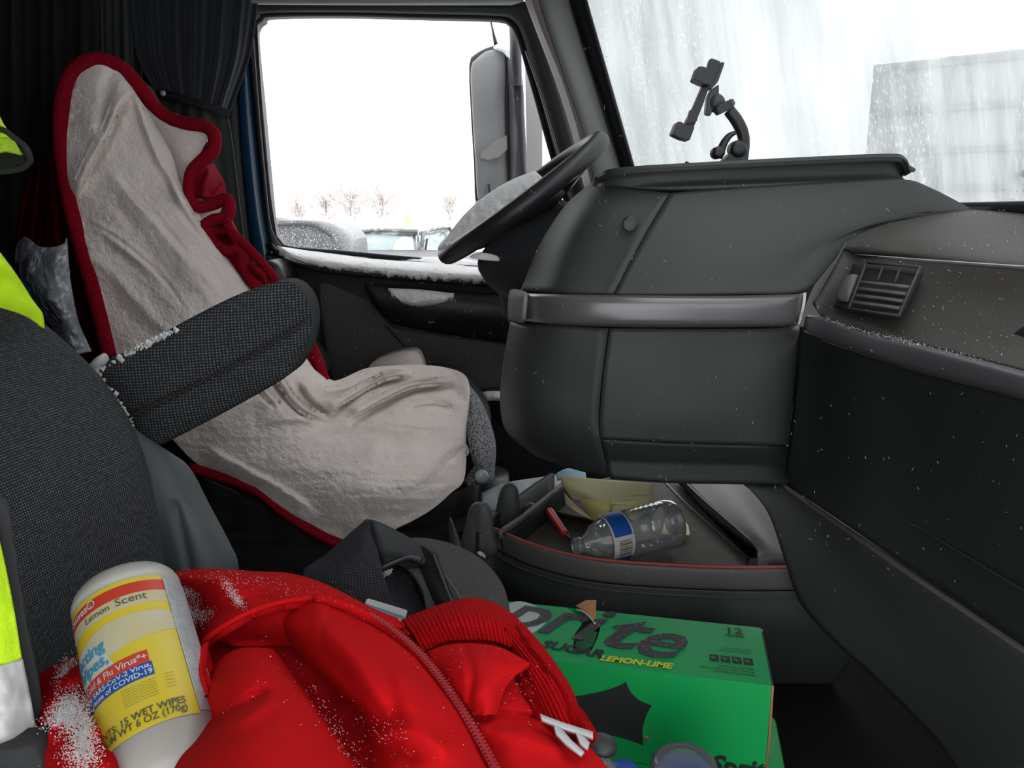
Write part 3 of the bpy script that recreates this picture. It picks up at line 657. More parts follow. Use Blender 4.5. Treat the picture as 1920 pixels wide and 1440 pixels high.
loft('bottom_panel', [[(1127, 825, 1.067), (1250, 832, 1.062), (1350, 835, 1.062), (1440, 837, 1.062), (1470, 837, 1.08), (1480, 837, 1.11)], [(1136, 862, 1.08), (1250, 868, 1.075), (1350, 870, 1.075), (1440, 872, 1.075), (1466, 872, 1.09), (1476, 872, 1.12)],
                      [(1146, 893, 1.11), (1250, 900, 1.10), (1350, 902, 1.10), (1440, 903, 1.10), (1462, 903, 1.105), (1472, 903, 1.13)],
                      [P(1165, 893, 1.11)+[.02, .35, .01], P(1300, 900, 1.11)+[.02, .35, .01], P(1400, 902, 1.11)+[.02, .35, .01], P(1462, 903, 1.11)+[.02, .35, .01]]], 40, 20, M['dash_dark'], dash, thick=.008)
tube('panel_edge', [(1509, 549, 1.05), (1506, 575, 1.046), (1497, 608, 1.06)], .0022, M['snow_dull'], dash, 6, n=10)
lathe('round_dark_disc', P(1182, 420, 1.088), (0, -1, .05), [(.004, -.006), (.011, -.004), (.0115, -.0005), (.010, .0008), (.003, .0002)], M['black'], dash, 24)  # small black disc set nearly flush in the upper panel
# passenger side of the dashboard, running towards the camera
loft('dash_top', [[(1600, 418, 1.15), (1700, 398, 1.18), (1825, 390, 1.18), (1920, 398, 1.08), (2060, 402, 1.0)], [(1572, 440, 1.11), (1660, 416, 1.12), (1800, 402, 1.10), (1920, 408, 1.02), (2060, 414, .94)],
                  [(1566, 462, 1.095), (1640, 446, 1.07), (1750, 446, 1.0), (1920, 450, .90), (2060, 458, .82)], [(1590, 472, 1.09), (1650, 470, 1.035), (1740, 472, .965), (1920, 480, .822), (2060, 489, .742)],
                  [(1600, 477, 1.09), (1660, 480, 1.03), (1740, 486, .955), (1920, 498, .795), (2060, 508, .712)], [(1598, 484, 1.095), (1659, 488, 1.035), (1739, 494, .96), (1920, 506, .80), (2060, 516, .717)]], 40, 28, M['dash_dusty'], dash, thick=.0015)
VP = [[(1592, 452, 1.095), (1604, 478, 1.085), (1660, 482, 1.025), (1740, 488, .95), (1920, 500, .79), (2060, 510, .708)],
      [(1570, 490, 1.085), (1590, 510, 1.07), (1650, 525, 1.0), (1735, 540, .92), (1920, 575, .76), (2060, 598, .682)],
      [(1548, 528, 1.075), (1570, 550, 1.055), (1640, 575, .965), (1725, 595, .885), (1920, 645, .722), (2060, 682, .65)],
      [(1528, 566, 1.065), (1540, 592, 1.05), (1620, 620, .94), (1715, 642, .85), (1920, 694, .692), (2060, 732, .622)]]
loft('vent_panel', VP, 60, 40, M['dash_dusty'], dash, thick=.006)
tube('panel_joint', [(1586, 455, 1.09), (1570, 484, 1.083), (1548, 522, 1.072), (1524, 566, 1.062)], .0016, M['silver_dull'], dash, 6, n=20)
tube('panel_joint', [(1602, 477, 1.083), (1660, 481, 1.022), (1740, 487, .947), (1920, 499, .787), (2060, 509, .705)], .0006, M['snow_dull'], dash, 6, n=30)
loft('passenger_trim', [[(1516, 590, 1.075), (1540, 594, 1.05), (1620, 621, .94), (1715, 643, .85), (1920, 695, .69), (2060, 733, .62)],
                        [(1510, 596, 1.06), (1538, 602, 1.035), (1618, 630, .925), (1713, 654, .835), (1920, 708, .675), (2060, 748, .607)],
                        [(1506, 615, 1.06), (1532, 626, 1.035), (1612, 652, .925), (1710, 682, .835), (1920, 736, .675), (2060, 780, .607)],
                        [(1508, 622, 1.075), (1532, 634, 1.05), (1612, 661, .94), (1710, 692, .85), (1920, 748, .69), (2060, 792, .62)]], 50, 14, M['silver_dull'], dash, thick=.006)
loft('passenger_panel', [[(1500, 612, 1.10), (1535, 636, 1.06), (1612, 663, .95), (1710, 694, .86), (1920, 750, .70), (2060, 794, .63)], [(1490, 720, 1.10), (1530, 730, 1.055), (1610, 755, .945), (1710, 785, .855), (1920, 850, .69), (2060, 900, .62)],
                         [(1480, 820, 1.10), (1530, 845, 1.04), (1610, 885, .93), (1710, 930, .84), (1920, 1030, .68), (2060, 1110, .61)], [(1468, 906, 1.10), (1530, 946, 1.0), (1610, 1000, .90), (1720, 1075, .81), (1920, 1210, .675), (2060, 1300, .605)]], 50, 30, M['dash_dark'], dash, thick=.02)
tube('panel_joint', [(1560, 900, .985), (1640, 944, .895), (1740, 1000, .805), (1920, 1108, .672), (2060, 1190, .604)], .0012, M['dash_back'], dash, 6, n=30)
loft('kick_panel', [[(1395, 905, 1.12), (1440, 962, 1.09), (1474, 1060, 1.06), (1500, 1130, 1.045), (1560, 1200, 1.0), (1640, 1272, .95), (1740, 1372, .88), (1800, 1450, .82)],
                    [(1440, 908, 1.11), (1520, 985, 1.03), (1580, 1070, .97), (1630, 1130, .93), (1690, 1190, .88), (1760, 1260, .83), (1850, 1350, .76), (1920, 1450, .71)],
                    [(1462, 908, 1.10), (1545, 968, .995), (1620, 1020, .905), (1700, 1074, .835), (1780, 1128, .775), (1860, 1182, .72), (1950, 1244, .67), (2060, 1318, .61)]], 50, 20, M['console'], dash, thick=.02)
loft('kick_edge', [[(1464, 903, 1.09), (1545, 960, .99), (1620, 1011, .90), (1700, 1066, .83), (1860, 1172, .715), (2060, 1306, .605)], [(1464, 911, 1.085), (1545, 969, .985), (1620, 1022, .895), (1700, 1078, .825), (1860, 1186, .71), (2060, 1322, .60)]], 40, 5, M['console_lt'], dash, thick=.01)
# air vent with its slats
vent = loft('air_vent', [[(1600, 494, 1.058), (1660, 500, .993), (1728, 508, .928)], [(1585, 530, 1.045), (1645, 541, .975), (1708, 552, .91)], [(1562, 574, 1.03), (1622, 586, .95), (1686, 594, .885)]], 14, 12, M['black_matte'], dash, thick=.004)
def vent_pt(a, b, off):       # a across, b down the vent opening
    tl_, tr_, bl_, br_ = P(1628, 500, 1.018), P(1722, 508, .925), P(1598, 578, .975), P(1686, 590, .878)
    q = tl_*(1-a)*(1-b)+tr_*a*(1-b)+bl_*(1-a)*b+br_*a*b
    nrm = np.cross(tr_-tl_, bl_-tl_); nrm /= np.linalg.norm(nrm)
    if nrm[1] > 0: nrm = -nrm
    return q+nrm*off
for b in (.36, .52, .68, .84):
    loft('vent_slat', [[vent_pt(0, b, .002), vent_pt(.5, b, .002), vent_pt(1, b, .002)], [vent_pt(0, b+.085, .004), vent_pt(.5, b+.085, .004), vent_pt(1, b+.085, .004)]], 4, 3, M['console_lt'], vent, thick=.0015)
for a in (.33, .68):
    tube('vent_vane', [vent_pt(a, .02, .002), vent_pt(a+.02, .35, .003)], .0014, M['dash'], vent, 6)
for q in ([vent_pt(-.03, -.06, .003), vent_pt(1.04, -.06, .003)], [vent_pt(-.03, 1.05, .003), vent_pt(1.04, 1.05, .003)], [vent_pt(-.03, -.06, .003), vent_pt(-.03, 1.05, .003)], [vent_pt(1.04, -.06, .003), vent_pt(1.04, 1.05, .003)]):
    tube('vent_rim', q, .0016, M['dash_dusty'], vent, 6)
pad('vent_slider', [(1584, 520, 1.03), (1604, 514, 1.022), (1608, 520, 1.018), (1592, 562, 1.002), (1584, 566, 1.005), (1569, 556, 1.02)], .004, .012, M['silver_dull'], dash, n=24, face=(-.6, -.7, .2))
pad('air_vent', [(1898, 628, .745), (1925, 610, .73), (1960, 612, .71), (1955, 640, .705), (1905, 632, .74)], .001, .004, M['black_matte'], dash, n=24, face=(-.6, -.7, .2))

# snow grains on the dashboard
pts = []; 
Gt = grid([[(1600, 425, 1.14), (1825, 393, 1.16), (2000, 402, 1.02)], [(1600, 472, 1.08), (1740, 478, .955), (1990, 492, .765)]], 60, 20)
for _ in range(330): pts.append(Gt[int(rng.beta(1.2, 1.5)*19), rng.integers(60)]+[0, -.012, .004]+rng.normal(0, .002, 3))
Gv = grid(VP, 60, 40)
for _ in range(130): pts.append(Gv[rng.integers(40), rng.integers(60)]+[-.003, -.003, .001])
Ge = grid([[(1540, 594, 1.048), (1620, 621, .938), (1715, 643, .848), (1950, 703, .67)], [(1540, 597, 1.04), (1620, 625, .93), (1715, 648, .84), (1950, 708, .665)]], 200, 4)
for _ in range(330): pts.append(Ge[rng.integers(4), min(199, int(abs(rng.normal(90, 45))))]+rng.normal(0, .0012, 3)+[0, -.001, .001])
tag(specks('snow_grains', pts, rng.uniform(.0003, .0008, len(pts)), M['snow']), 'fine snow grains dusted over the passenger dash top and trim edge', 'snow', kind='stuff')

# ------------------------------------------------------------------ phone holder on the dash top
ph = thing('phone_holder', 'black suction phone holder with a bent arm, standing on the dash top', 'phone holder', P(1355, 318, 1.30))
YH = 1.28
def pp(*q, Y=YH): return [(1240+x/6.0, 90+y/6.0, Y) for x, y in q]
def pr(name, q, depth, m='black', Y=YH, par=ph, bev=.0012): return prism(name, pp(*q, Y=Y), depth, M[m], par, bevel=bev)
pr('clamp_rail', [(560, 110), (670, 150), (640, 260), (540, 440), (470, 640), (380, 860), (300, 1040), (250, 1020), (270, 840), (360, 680), (460, 450), (520, 240)], .018)
pr('rail_edge', [(672, 155), (718, 160), (640, 380), (560, 470), (540, 440), (640, 262)], .02, 'mirror_dark', YH+.003)
pr('clamp_jaw', [(420, 205), (470, 205), (625, 265), (560, 420), (470, 400), (365, 350)], .030, Y=YH-.025)
pr('clamp_jaw', [(180, 830), (215, 825), (290, 870), (380, 880), (320, 1040), (240, 1022), (125, 968)], .030, Y=YH-.025)
pr('release_tab', [(330, 690), (440, 680), (400, 830), (280, 850)], .012, Y=YH-.012)
pr('swivel_plate', [(560, 470), (650, 405), (650, 560), (590, 640), (560, 760), (500, 740), (520, 560)], .016, 'mirror_dark', YH+.012)
lathe('ball_joint', P(1240+615/6, 90+620/6, YH+.02), (0, -1, 0), [(.004, -.012), (.012, -.008), (.015, 0), (.012, .008), (.004, .012)], M['mirror_dark'], ph, 20)
pr('clamp_knob', [(640, 640), (790, 570), (830, 640), (780, 690), (660, 745), (620, 690)], .024, Y=YH-.006)
pr('knob_cap', [(770, 580), (810, 565), (840, 630), (790, 655)], .026, 'silver_dull', YH-.007)
arm = [(760, 700, .0), (850, 820, 0), (915, 960, 0), (925, 1080, 0), (915, 1180, 0), (900, 1330, 0)]
tube('bent_arm', [P(1240+x/6, 90+y/6, YH+.004) for x, y, _ in arm], [.0095, .0100, .0098, .0088, .0085, .0095], M['black'], ph, 10, n=24)
tube('arm_rib', [P(1240+(x+48)/6, 90+y/6, YH+.002) for x, y, _ in arm], .0032, M['mirror_dark'], ph, 8, n=24)
lathe('pivot_bolt', P(1240+850/6, 90+1140/6, YH+.006), (0, -1, 0), [(.005, -.012), (.0135, -.01), (.0135, .012), (.010, .016), (.004, .016)], M['black'], ph, 20)
pr('pivot_body', [(790, 1180), (900, 1180), (930, 1330), (700, 1330), (700, 1270)], .030, Y=YH-.005)
tube('lock_lever', [P(1240+x/6, 90+y/6, YH-.004) for x, y in ((840, 950), (770, 985), (710, 1060), (665, 1160), (630, 1215))], [.0028, .0048, .0060, .0075, .0095], M['black'], ph, 8, n=20)
lathe('lever_hinge', P(1240+630/6, 90+1180/6, YH-.004), (0, -1, 0), [(.004, -.012), (.0095, -.01), (.0095, .012), (.004, .013)], M['black'], ph, 16)
sb = P(1240+680/6, 90+1330/6, YH+.01)
lathe('suction_cup', sb+[0, 0, -.022], (0, 0, 1), [(.048, 0), (.046, .006), (.038, .016), (.022, .026), (.012, .029)], M['black_matte'], ph, 28)
tube('pull_tab', [P(1240+x/6, 90+y/6, YH) for x, y in ((265, 1295), (300, 1318), (345, 1342), (420, 1350))], [.004, .0045, .004, .004], M['black'], ph, 8)

# ------------------------------------------------------------------ steering wheel
Cw = P(978, 372, 1.56); aw = np.array([math.cos(math.radians(36)), 0, math.sin(math.radians(36))]); nw = np.array([-math.sin(math.radians(36)), 0, math.cos(math.radians(36))])
bw = np.array([0, 1.0, 0])*math.cos(math.radians(4))+nw*math.sin(math.radians(4)); nw = np.cross(aw, bw); nw = nw if nw[2] > 0 else -nw
wheel = thing('steering_wheel', 'black steering wheel seen edge on with snow on its hub', 'steering wheel', Cw)
Rw = .183
tube('rim', [Cw+Rw*(math.cos(a)*aw+math.sin(a)*bw) for a in np.linspace(0, 2*math.pi, 72, endpoint=False)], .0185, M['black'], wheel, 14, closed=True)
for k, a in enumerate((math.radians(25), math.radians(155), math.radians(205), math.radians(335))):
    e = Rw*(math.cos(a)*aw+math.sin(a)*bw)
    tube('spoke', [Cw-nw*.03+e*.25, Cw-nw*.02+e*.6, Cw+e*.97], [.02, .014, .011], M['black'], wheel, 8, n=8)
lathe('hub', Cw-nw*.05, nw, [(.05, 0), (.085, .012), (.095, .03), (.085, .05), (.05, .058), (.01, .06)], M['black'], wheel, 32, e1=aw)
sn = loft('hub_snow', [[Cw+aw*(s*.105-.055)+bw*(w_*.10)+nw*(.016+.030*(1-s*s*.6)*(1-w_*w_)) for s in np.linspace(-1, 1, 7)] for w_ in np.linspace(-1, 1, 5)], 60, 24, M['snow_dull'], wheel, thick=.012, noise=(.010, 9))
sn.name = 'hub_snow'
tube('rim_snow', [Cw+Rw*(math.cos(a)*aw+math.sin(a)*bw)+nw*.014 for a in np.linspace(math.radians(150), math.radians(212), 16)], [.003]+[.010]*14+[.003], M['snow_dull'], wheel, 8)
tube('rim_snow', [Cw+Rw*(math.cos(a)*aw+math.sin(a)*bw)+nw*.015 for a in np.linspace(math.radians(100), math.radians(145), 12)], [.003]+[.009]*10+[.003], M['snow_dull'], wheel, 8)
colm = thing('steering_column', 'dark steering column shroud with a pale stalk behind the wheel', 'steering column', P(960, 560, 1.58))
tube('shroud', [Cw-nw*.05, Cw-nw*.12+[.03, 0, 0], P(1010, 520, 1.58), P(1060, 640, 1.58)], [.055, .075, .085, .09], M['door_dark'], colm, 16, n=16)
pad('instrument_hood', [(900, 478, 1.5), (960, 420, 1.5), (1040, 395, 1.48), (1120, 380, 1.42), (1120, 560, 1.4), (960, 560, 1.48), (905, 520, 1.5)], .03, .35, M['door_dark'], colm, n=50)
tube('stalk', [P(1000, 392, 1.72), P(1030, 385, 1.70), P(1062, 400, 1.66)], [.016, .02, .022], M['mirror_light'], colm, 10, n=10)
pad('column_snow', [(880, 482, 1.46), (900, 474, 1.47), (935, 480, 1.47), (962, 490, 1.47), (930, 490, 1.465), (895, 486, 1.46)], .004, .02, M['snow_dull'], colm, n=30)

# ------------------------------------------------------------------ centre console with its open tray
con = thing('center_console', 'low dark grey console with an open tray edged in red', 'console', [.15, 1.2, 0])
HR = .27
rim = [(903, 1000), (925, 994), (985, 1020), (1060, 1042), (1140, 1055), (1250, 1063), (1370, 1068), (1482, 1068), (1620, 1068)]
R0 = [Z(x, y, HR) for x, y in rim]
ctr = np.array([.2, 1.32, 0])
def drop(dz, push=0.0): return [q+np.array([0, push, -dz]) for q in R0]
loft('rim_band', [drop(0, .004), drop(.003, -.001), drop(.03, -.002), drop(.034, .003)], 60, 14, M['console_lt'], con, thick=.01)
def off(y0, y1, y2): return None
loft('front_body', [drop(.037, .003), drop(.042, 0), drop(.10, .006), [q+np.array([.02, .06, -.2]) for q in R0], [q*[1, 1, 0]+np.array([.02, .11, 0.0]) for q in R0]], 60, 30, M['console'], con, thick=.01)
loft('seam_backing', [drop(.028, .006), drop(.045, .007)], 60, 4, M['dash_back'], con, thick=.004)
tube('red_edge', [q+np.array([0, .006, .001]) for q in R0], .0026, M['red_edge'], con, 6, n=60)
# tray floor, walls and rails
fl = .235
tf = [Z(x, y, fl) for x, y in ((950, 1010), (1070, 912), (1160, 890), (1262, 900), (1405, 1045), (1400, 1075), (1240, 1072), (1100, 1058))]
pad('tray_floor', tf, .0, .01, M['tray'], con, smooth_outline=False, face=(0, 0, 1))
for q in ([(1245, 903), (1280, 938), (1330, 982), (1402, 1044)],):
    loft('tray_groove', [[Z(x, y, fl+.002) for x, y in q], [Z(x+22, y-3, fl-.01) for x, y in q], [Z(x+30, y-6, HR-.005) for x, y in q]], 20, 8, M['black'], con, thick=.004)
loft('tray_hump', [[Z(x, y, HR-.005) for x, y in ((1278, 895), (1312, 932), (1362, 976), (1415, 1026), (1420, 1050))], [Z(x, y, HR+.008) for x, y in ((1340, 895), (1378, 932), (1412, 976), (1442, 1020))]+[Z(1446, 1050, HR-.004)], [Z(x, y, HR) for x, y in ((1390, 900), (1430, 940), (1465, 990), (1490, 1036))]+[Z(1496, 1054, HR-.006)]], 24, 16, M['console_lt'], con, thick=.03)
rail = [Z(x, y, HR) for x, y in ((936, 1003), (980, 972), (1030, 932), (1068, 902))]
tube('tray_rail', rail, .0085, M['console_lt'], con, 10, n=20, squash=(1, .7))
tube('rail_groove', [q+np.array([.008, -.004, .003]) for q in rail], .0022, M['black_matte'], con, 6, n=20)
loft('tray_wall', [[q+np.array([.006, 0, -.002]) for q in rail], [q+np.array([.012, 0, -.04]) for q in rail]], 20, 5, M['dash_dark'], con, thick=.006)
loft('tray_wall', [[q+np.array([0, .012, -.002]) for q in R0[1:8]], [q+np.array([0, .016, -.04]) for q in R0[1:8]]], 40, 5, M['tray'], con, thick=.006)
loft('tray_divider', [[Z(1025, 958, fl+.02), Z(1080, 972, fl+.02), Z(1150, 985, fl+.02)], [Z(1025, 962, fl), Z(1080, 976, fl), Z(1150, 990, fl)]], 12, 4, M['black'], con, thick=.005)
loft('console_side', [[Z(903, 1000, HR), Z(940, 960, HR), Z(1000, 915, HR), Z(1040, 888, HR)], [Z(903, 1000, HR)-[0, 0, .27], Z(940, 960, HR)-[0, 0, .27], Z(1000, 915, HR)-[0, 0, .27], Z(1040, 888, HR)-[0, 0, .27]]], 10, 5, M['dash_dark'], con, thick=.01)
# cup holder with upright grey fingers
cup = thing('cup_holder', 'grey cup holder with upright flexible fingers beside the console tray', 'cup holder', Z(920, 1000, .18))
pad('finger', [(866, 1040, 1.25), (872, 985, 1.25), (884, 950, 1.25), (902, 944, 1.24), (918, 952, 1.24), (926, 1000, 1.24), (928, 1040, 1.24)], .012, .008, M['console_lt'], cup, n=36)
pad('finger', [(928, 1000, 1.33), (932, 945, 1.33), (944, 912, 1.33), (962, 908, 1.33), (972, 922, 1.33), (978, 975, 1.33), (975, 1005, 1.33)], .012, .008, M['console'], cup, n=36)
pad('finger', [(843, 972, 1.22), (850, 985, 1.21), (862, 1015, 1.21), (864, 1035, 1.21), (848, 1030, 1.22), (842, 1000, 1.22)], .006, .006, M['console_lt'], cup, n=30)
pad('finger', [(976, 960, 1.37), (990, 945, 1.37), (1004, 950, 1.37), (1010, 985, 1.36), (985, 1000, 1.36)], .01, .008, M['console'], cup, n=30)
lathe('holder_ring', Z(965, 985, .2), (0, 0, 1), [(.048, 0), (.052, .004), (.052, .02), (.046, .022), (.044, .0)], M['console'], cup, 30, caps=False)
lathe('holder_base', Z(900, 1035, 0.0), (0, 0, 1), [(.075, 0), (.075, .14), (.07, .2), (.02, .2)], M['black'], cup, 26)
# ------------------------------------------------------------------ curtains
def pleats(n, amp, ph=0.0, top=0.0):
    return lambda U, V, px, py: amp*np.sin(2*math.pi*n*U+ph+1.2*np.sin(6*U))*(.5+.5*V)+amp*.4*np.sin(2*math.pi*n*2.3*U+1)
cur = thing('window_curtain', 'navy pleated curtain gathered by a dark strap beside the driver window', 'curtain', P(380, 470, 2.0))
loft('curtain_cloth', [[(238, -60, 1.97), (320, -60, 1.97), (400, -60, 1.97), (490, -60, 1.99)], [(246, 40, 1.97), (320, 40, 1.96), (400, 40, 1.96), (478, 30, 1.99)], [(258, 110, 1.96), (320, 110, 1.95), (400, 110, 1.95), (466, 105, 1.99)],
                       [(285, 165, 1.95), (330, 168, 1.94), (385, 178, 1.94), (440, 180, 1.97)], [(302, 180, 1.95), (335, 185, 1.935), (380, 198, 1.935), (428, 212, 1.96)]], 110, 40, M['curtain'], cur, thick=.004, disp=pleats(6, .012))
loft('curtain_fall', [[(300, 178, 1.96), (340, 186, 1.95), (380, 200, 1.95), (426, 212, 1.965)], [(300, 260, 1.97), (345, 260, 1.96), (390, 255, 1.955), (434, 260, 1.97)], [(330, 360, 1.97), (370, 360, 1.96), (410, 355, 1.96), (446, 360, 1.975)], [(380, 500, 1.98), (410, 500, 1.97), (440, 495, 1.97), (462, 500, 1.98)], [(390, 640, 1.98), (420, 640, 1.97), (450, 635, 1.97), (475, 640, 1.98)]], 60, 40, M['curtain_grey'], cur, thick=.004, disp=pleats(2, .012, 1))
loft('tie_strap', [[(296, 166, 1.935), (340, 176, 1.92), (385, 190, 1.92), (432, 206, 1.945)], [(294, 182, 1.935), (340, 192, 1.918), (385, 206, 1.918), (430, 222, 1.943)]], 30, 6, M['black_matte'], cur, thick=.004)
lathe('snap_button', P(306, 175, 1.905), (0, -1, 0), [(.003, -.002), (.0065, 0), (.0068, .003), (.004, .0055), (.001, .006)], M['reflect'], cur, 16)
c2 = loft('sleeper_curtain', [[(160, -60, 1.99), (205, -60, 1.97), (262, -60, 1.99)], [(165, 80, 1.99), (210, 80, 1.97), (262, 80, 1.99)], [(170, 300, 1.99), (215, 300, 1.97), (270, 300, 1.99)], [(180, 640, 1.99), (230, 640, 1.97), (300, 640, 1.99)]], 50, 30, M['curtain_grey'], thick=.004, disp=pleats(3, .012, .4))
tag(c2, 'narrow grey curtain hanging behind the blanket top, left of the navy curtain', 'curtain')
c3 = loft('sleeper_curtain', [[(-120, -80, 1.75), (0, -80, 1.8), (90, -80, 1.85), (185, -80, 1.92)], [(-120, 300, 1.75), (0, 300, 1.8), (90, 300, 1.85), (190, 300, 1.92)], [(-120, 800, 1.75), (0, 800, 1.8), (90, 800, 1.85), (200, 800, 1.92)]], 110, 20, M['curtain_dark'], thick=.004, disp=pleats(5, .02))
tag(c3, 'nearly black curtain across the sleeper at the far left', 'curtain')

# ------------------------------------------------------------------ driver's seat
ds = thing('driver_seat', 'dark fabric driver seat mostly hidden under the white blanket', 'seat', [-.35, 1.6, 0])
pad('backrest', [(140, 135, 1.62), (190, 120, 1.62), (232, 165, 1.65), (296, 310, 1.70), (385, 465, 1.74), (540, 630, 1.76), (590, 720, 1.74), (460, 760, 1.60), (260, 700, 1.55), (190, 560, 1.55), (145, 400, 1.58), (130, 250, 1.6)], .05, .16, M['seat_dark'], ds, n=60)
pad('cushion', [(430, 790, 1.66), (600, 760, 1.74), (780, 712, 1.84), (850, 720, 1.80), (890, 760, 1.74), (912, 800, 1.68), (916, 850, 1.64), (900, 900, 1.62), (850, 920, 1.58), (700, 940, 1.52), (500, 890, 1.52)], .0, .20, M['seat_dark'], ds, n=70)
loft('cushion_front', [[(862, 705, 1.74), (880, 722, 1.66), (884, 740, 1.60)], [(890, 735, 1.72), (903, 758, 1.62), (890, 800, 1.545)], [(912, 775, 1.70), (925, 818, 1.60), (900, 860, 1.53)], [(916, 830, 1.70), (930, 850, 1.61), (905, 880, 1.535)], [(912, 880, 1.70), (926, 900, 1.62), (880, 915, 1.54)]], 24, 30, M['seat_frost'], ds, thick=.02)
pad('far_blanket_bit', [(690, 690, 1.93), (705, 676, 1.93), (745, 662, 1.93), (775, 660, 1.93), (787, 672, 1.93), (790, 700, 1.92), (740, 720, 1.9), (690, 710, 1.9)], .03, .07, M['sherpa'], ds, n=40)  # bit of the white blanket at the far edge, grouped with the seat
pad('door_side_armrest', [(488, 500, 1.92), (500, 488, 1.92), (520, 492, 1.92), (534, 510, 1.92), (540, 535, 1.92), (530, 560, 1.92), (500, 560, 1.92), (490, 530, 1.92)], .025, .10, M['black'], ds, n=36)
frame_box('seat_base', [-.62, 1.38, 0], [.56, 0, 0], [0, .42, 0], [0, 0, .2], M['black'], ds, bevel=.02)
loft('base_skirt', [[(380, 900, 1.42), (520, 960, 1.38), (640, 1010, 1.38), (860, 925, 1.46), (905, 905, 1.55)], [(400, 1080, 1.45), (520, 1100, 1.42), (640, 1120, 1.42), (860, 1080, 1.50), (890, 1050, 1.56)]], 40, 10, M['black_matte'], ds, thick=.01, disp=pleats(7, .012))
lathe('adjuster_knob', P(903, 893, 1.50), (0.3, -1, 0), [(.004, -.01), (.013, -.008), (.014, .004), (.008, .008)], M['car_glass'], ds, 18)

# ------------------------------------------------------------------ blanket over the driver's seat
bl_ = thing('blanket', 'white sherpa throw blanket with a red hem draped over the driver seat', 'blanket', [-.4, 1.5, .25])
rows = [
 [(128, 175, 1.545), (140, 140, 1.55), (165, 122, 1.555), (190, 116, 1.56), (214, 124, 1.57), (242, 155, 1.585)],
 [(118, 235, 1.52), (150, 205, 1.525), (185, 195, 1.53), (220, 195, 1.545), (255, 200, 1.56), (280, 215, 1.585)],
 [(120, 320, 1.50), (165, 290, 1.505), (205, 275, 1.515), (250, 270, 1.53), (290, 270, 1.55), (322, 290, 1.58)],
 [(138, 400, 1.485), (190, 375, 1.49), (240, 360, 1.50), (285, 350, 1.515), (325, 345, 1.54), (350, 370, 1.58)],
 [(162, 490, 1.47), (220, 470, 1.475), (280, 450, 1.485), (335, 440, 1.505), (385, 435, 1.54), (418, 455, 1.585)],
 [(185, 570, 1.455), (250, 555, 1.46), (325, 540, 1.47), (390, 530, 1.49), (445, 525, 1.53), (480, 540, 1.58)],
 [(208, 665, 1.44), (285, 650, 1.44), (370, 635, 1.45), (440, 625, 1.475), (500, 615, 1.51), (545, 625, 1.56)],
 [(250, 745, 1.415), (340, 735, 1.40), (430, 725, 1.415), (510, 715, 1.455), (570, 710, 1.50), (612, 712, 1.60)],
 [(320, 820, 1.40), (420, 805, 1.375), (510, 795, 1.385), (580, 785, 1.42), (640, 745, 1.52), (690, 690, 1.70)],
 [(370, 870, 1.39), (480, 855, 1.355), (580, 845, 1.355), (660, 825, 1.39), (735, 765, 1.52), (780, 684, 1.72)],
 [(440, 905, 1.385), (560, 895, 1.34), (660, 880, 1.335), (750, 850, 1.38), (815, 780, 1.51), (840, 690, 1.70)],
 [(520, 955, 1.38), (630, 935, 1.335), (730, 910, 1.33), (810, 870, 1.39), (855, 795, 1.51), (874, 706, 1.64)],
 [(580, 990, 1.38), (680, 965, 1.345), (770, 930, 1.35), (830, 888, 1.415), (865, 820, 1.51), (882, 745, 1.60)],
 [(640, 1016, 1.38), (720, 1000, 1.36), (795, 965, 1.375), (845, 925, 1.43), (872, 890, 1.50), (874, 775, 1.585)]]
def step(poly, amp, w, side=1):        # a soft fold edge: raised on one side of the line
    poly = smooth_poly(poly, 20)
    def fn(px, py):
        d = seg_dist(px, py, poly); sgn = np.zeros(px.shape); best = np.full(px.shape, 1e9)
        for (x0, y0), (x1, y1) in zip(poly[:-1], poly[1:]):
            dx, dy = x1-x0, y1-y0; t = np.clip(((px-x0)*dx+(py-y0)*dy)/(dx*dx+dy*dy+1e-9), 0, 1)
            dd = np.hypot(px-x0-t*dx, py-y0-t*dy); c = np.sign(dx*(py-y0)-dy*(px-x0))
            sgn = np.where(dd < best, c, sgn); best = np.minimum(best, dd)
        (xa, ya), (xb, yb) = poly[0], poly[-1]; LL = (xb-xa)**2+(yb-ya)**2; tt = np.clip(((px-xa)*(xb-xa)+(py-ya)*(yb-ya))/LL, 0, 1)
        s = side*sgn*d; fade = np.clip(np.minimum(tt, 1-tt)/.16, 0, 1); fade = fade*fade*(3-2*fade)
        return fade*amp*np.exp(-np.maximum(s, 0)/(w*3.2))*(1/(1+np.exp(np.clip(-s/(w*.16), -60, 60))))
    return fn
steps = [step([(243, 168), (225, 205), (205, 250), (178, 300), (155, 345), (143, 380)], .026, 16, 1),
         step([(246, 168), (262, 240), (290, 305), (318, 350), (345, 400)], .014, 12, -1),
         step([(200, 300), (240, 345), (285, 395), (330, 450), (375, 500), (430, 560)], .014, 16, 1),
         step([(150, 400), (220, 440), (290, 500), (350, 570), (400, 640)], .010, 18, 1),
         step([(330, 330), (360, 400), (420, 470), (475, 545)], .012, 12, 1),
         step([(610, 782), (660, 745), (715, 712), (780, 700)], .022, 14, -1),
         step([(650, 790), (720, 750), (775, 725), (860, 715)], .020, 14, -1),
         step([(470, 800), (560, 790), (660, 790), (760, 800), (860, 805)], .012, 18, -1),
         step([(500, 650), (530, 710), (570, 760), (620, 790)], .018, 12, 1),
         step([(455, 650), (490, 720), (530, 770)], .014, 10, 1),
         step([(380, 830), (450, 870), (540, 920), (600, 965)], .010, 14, 1)]
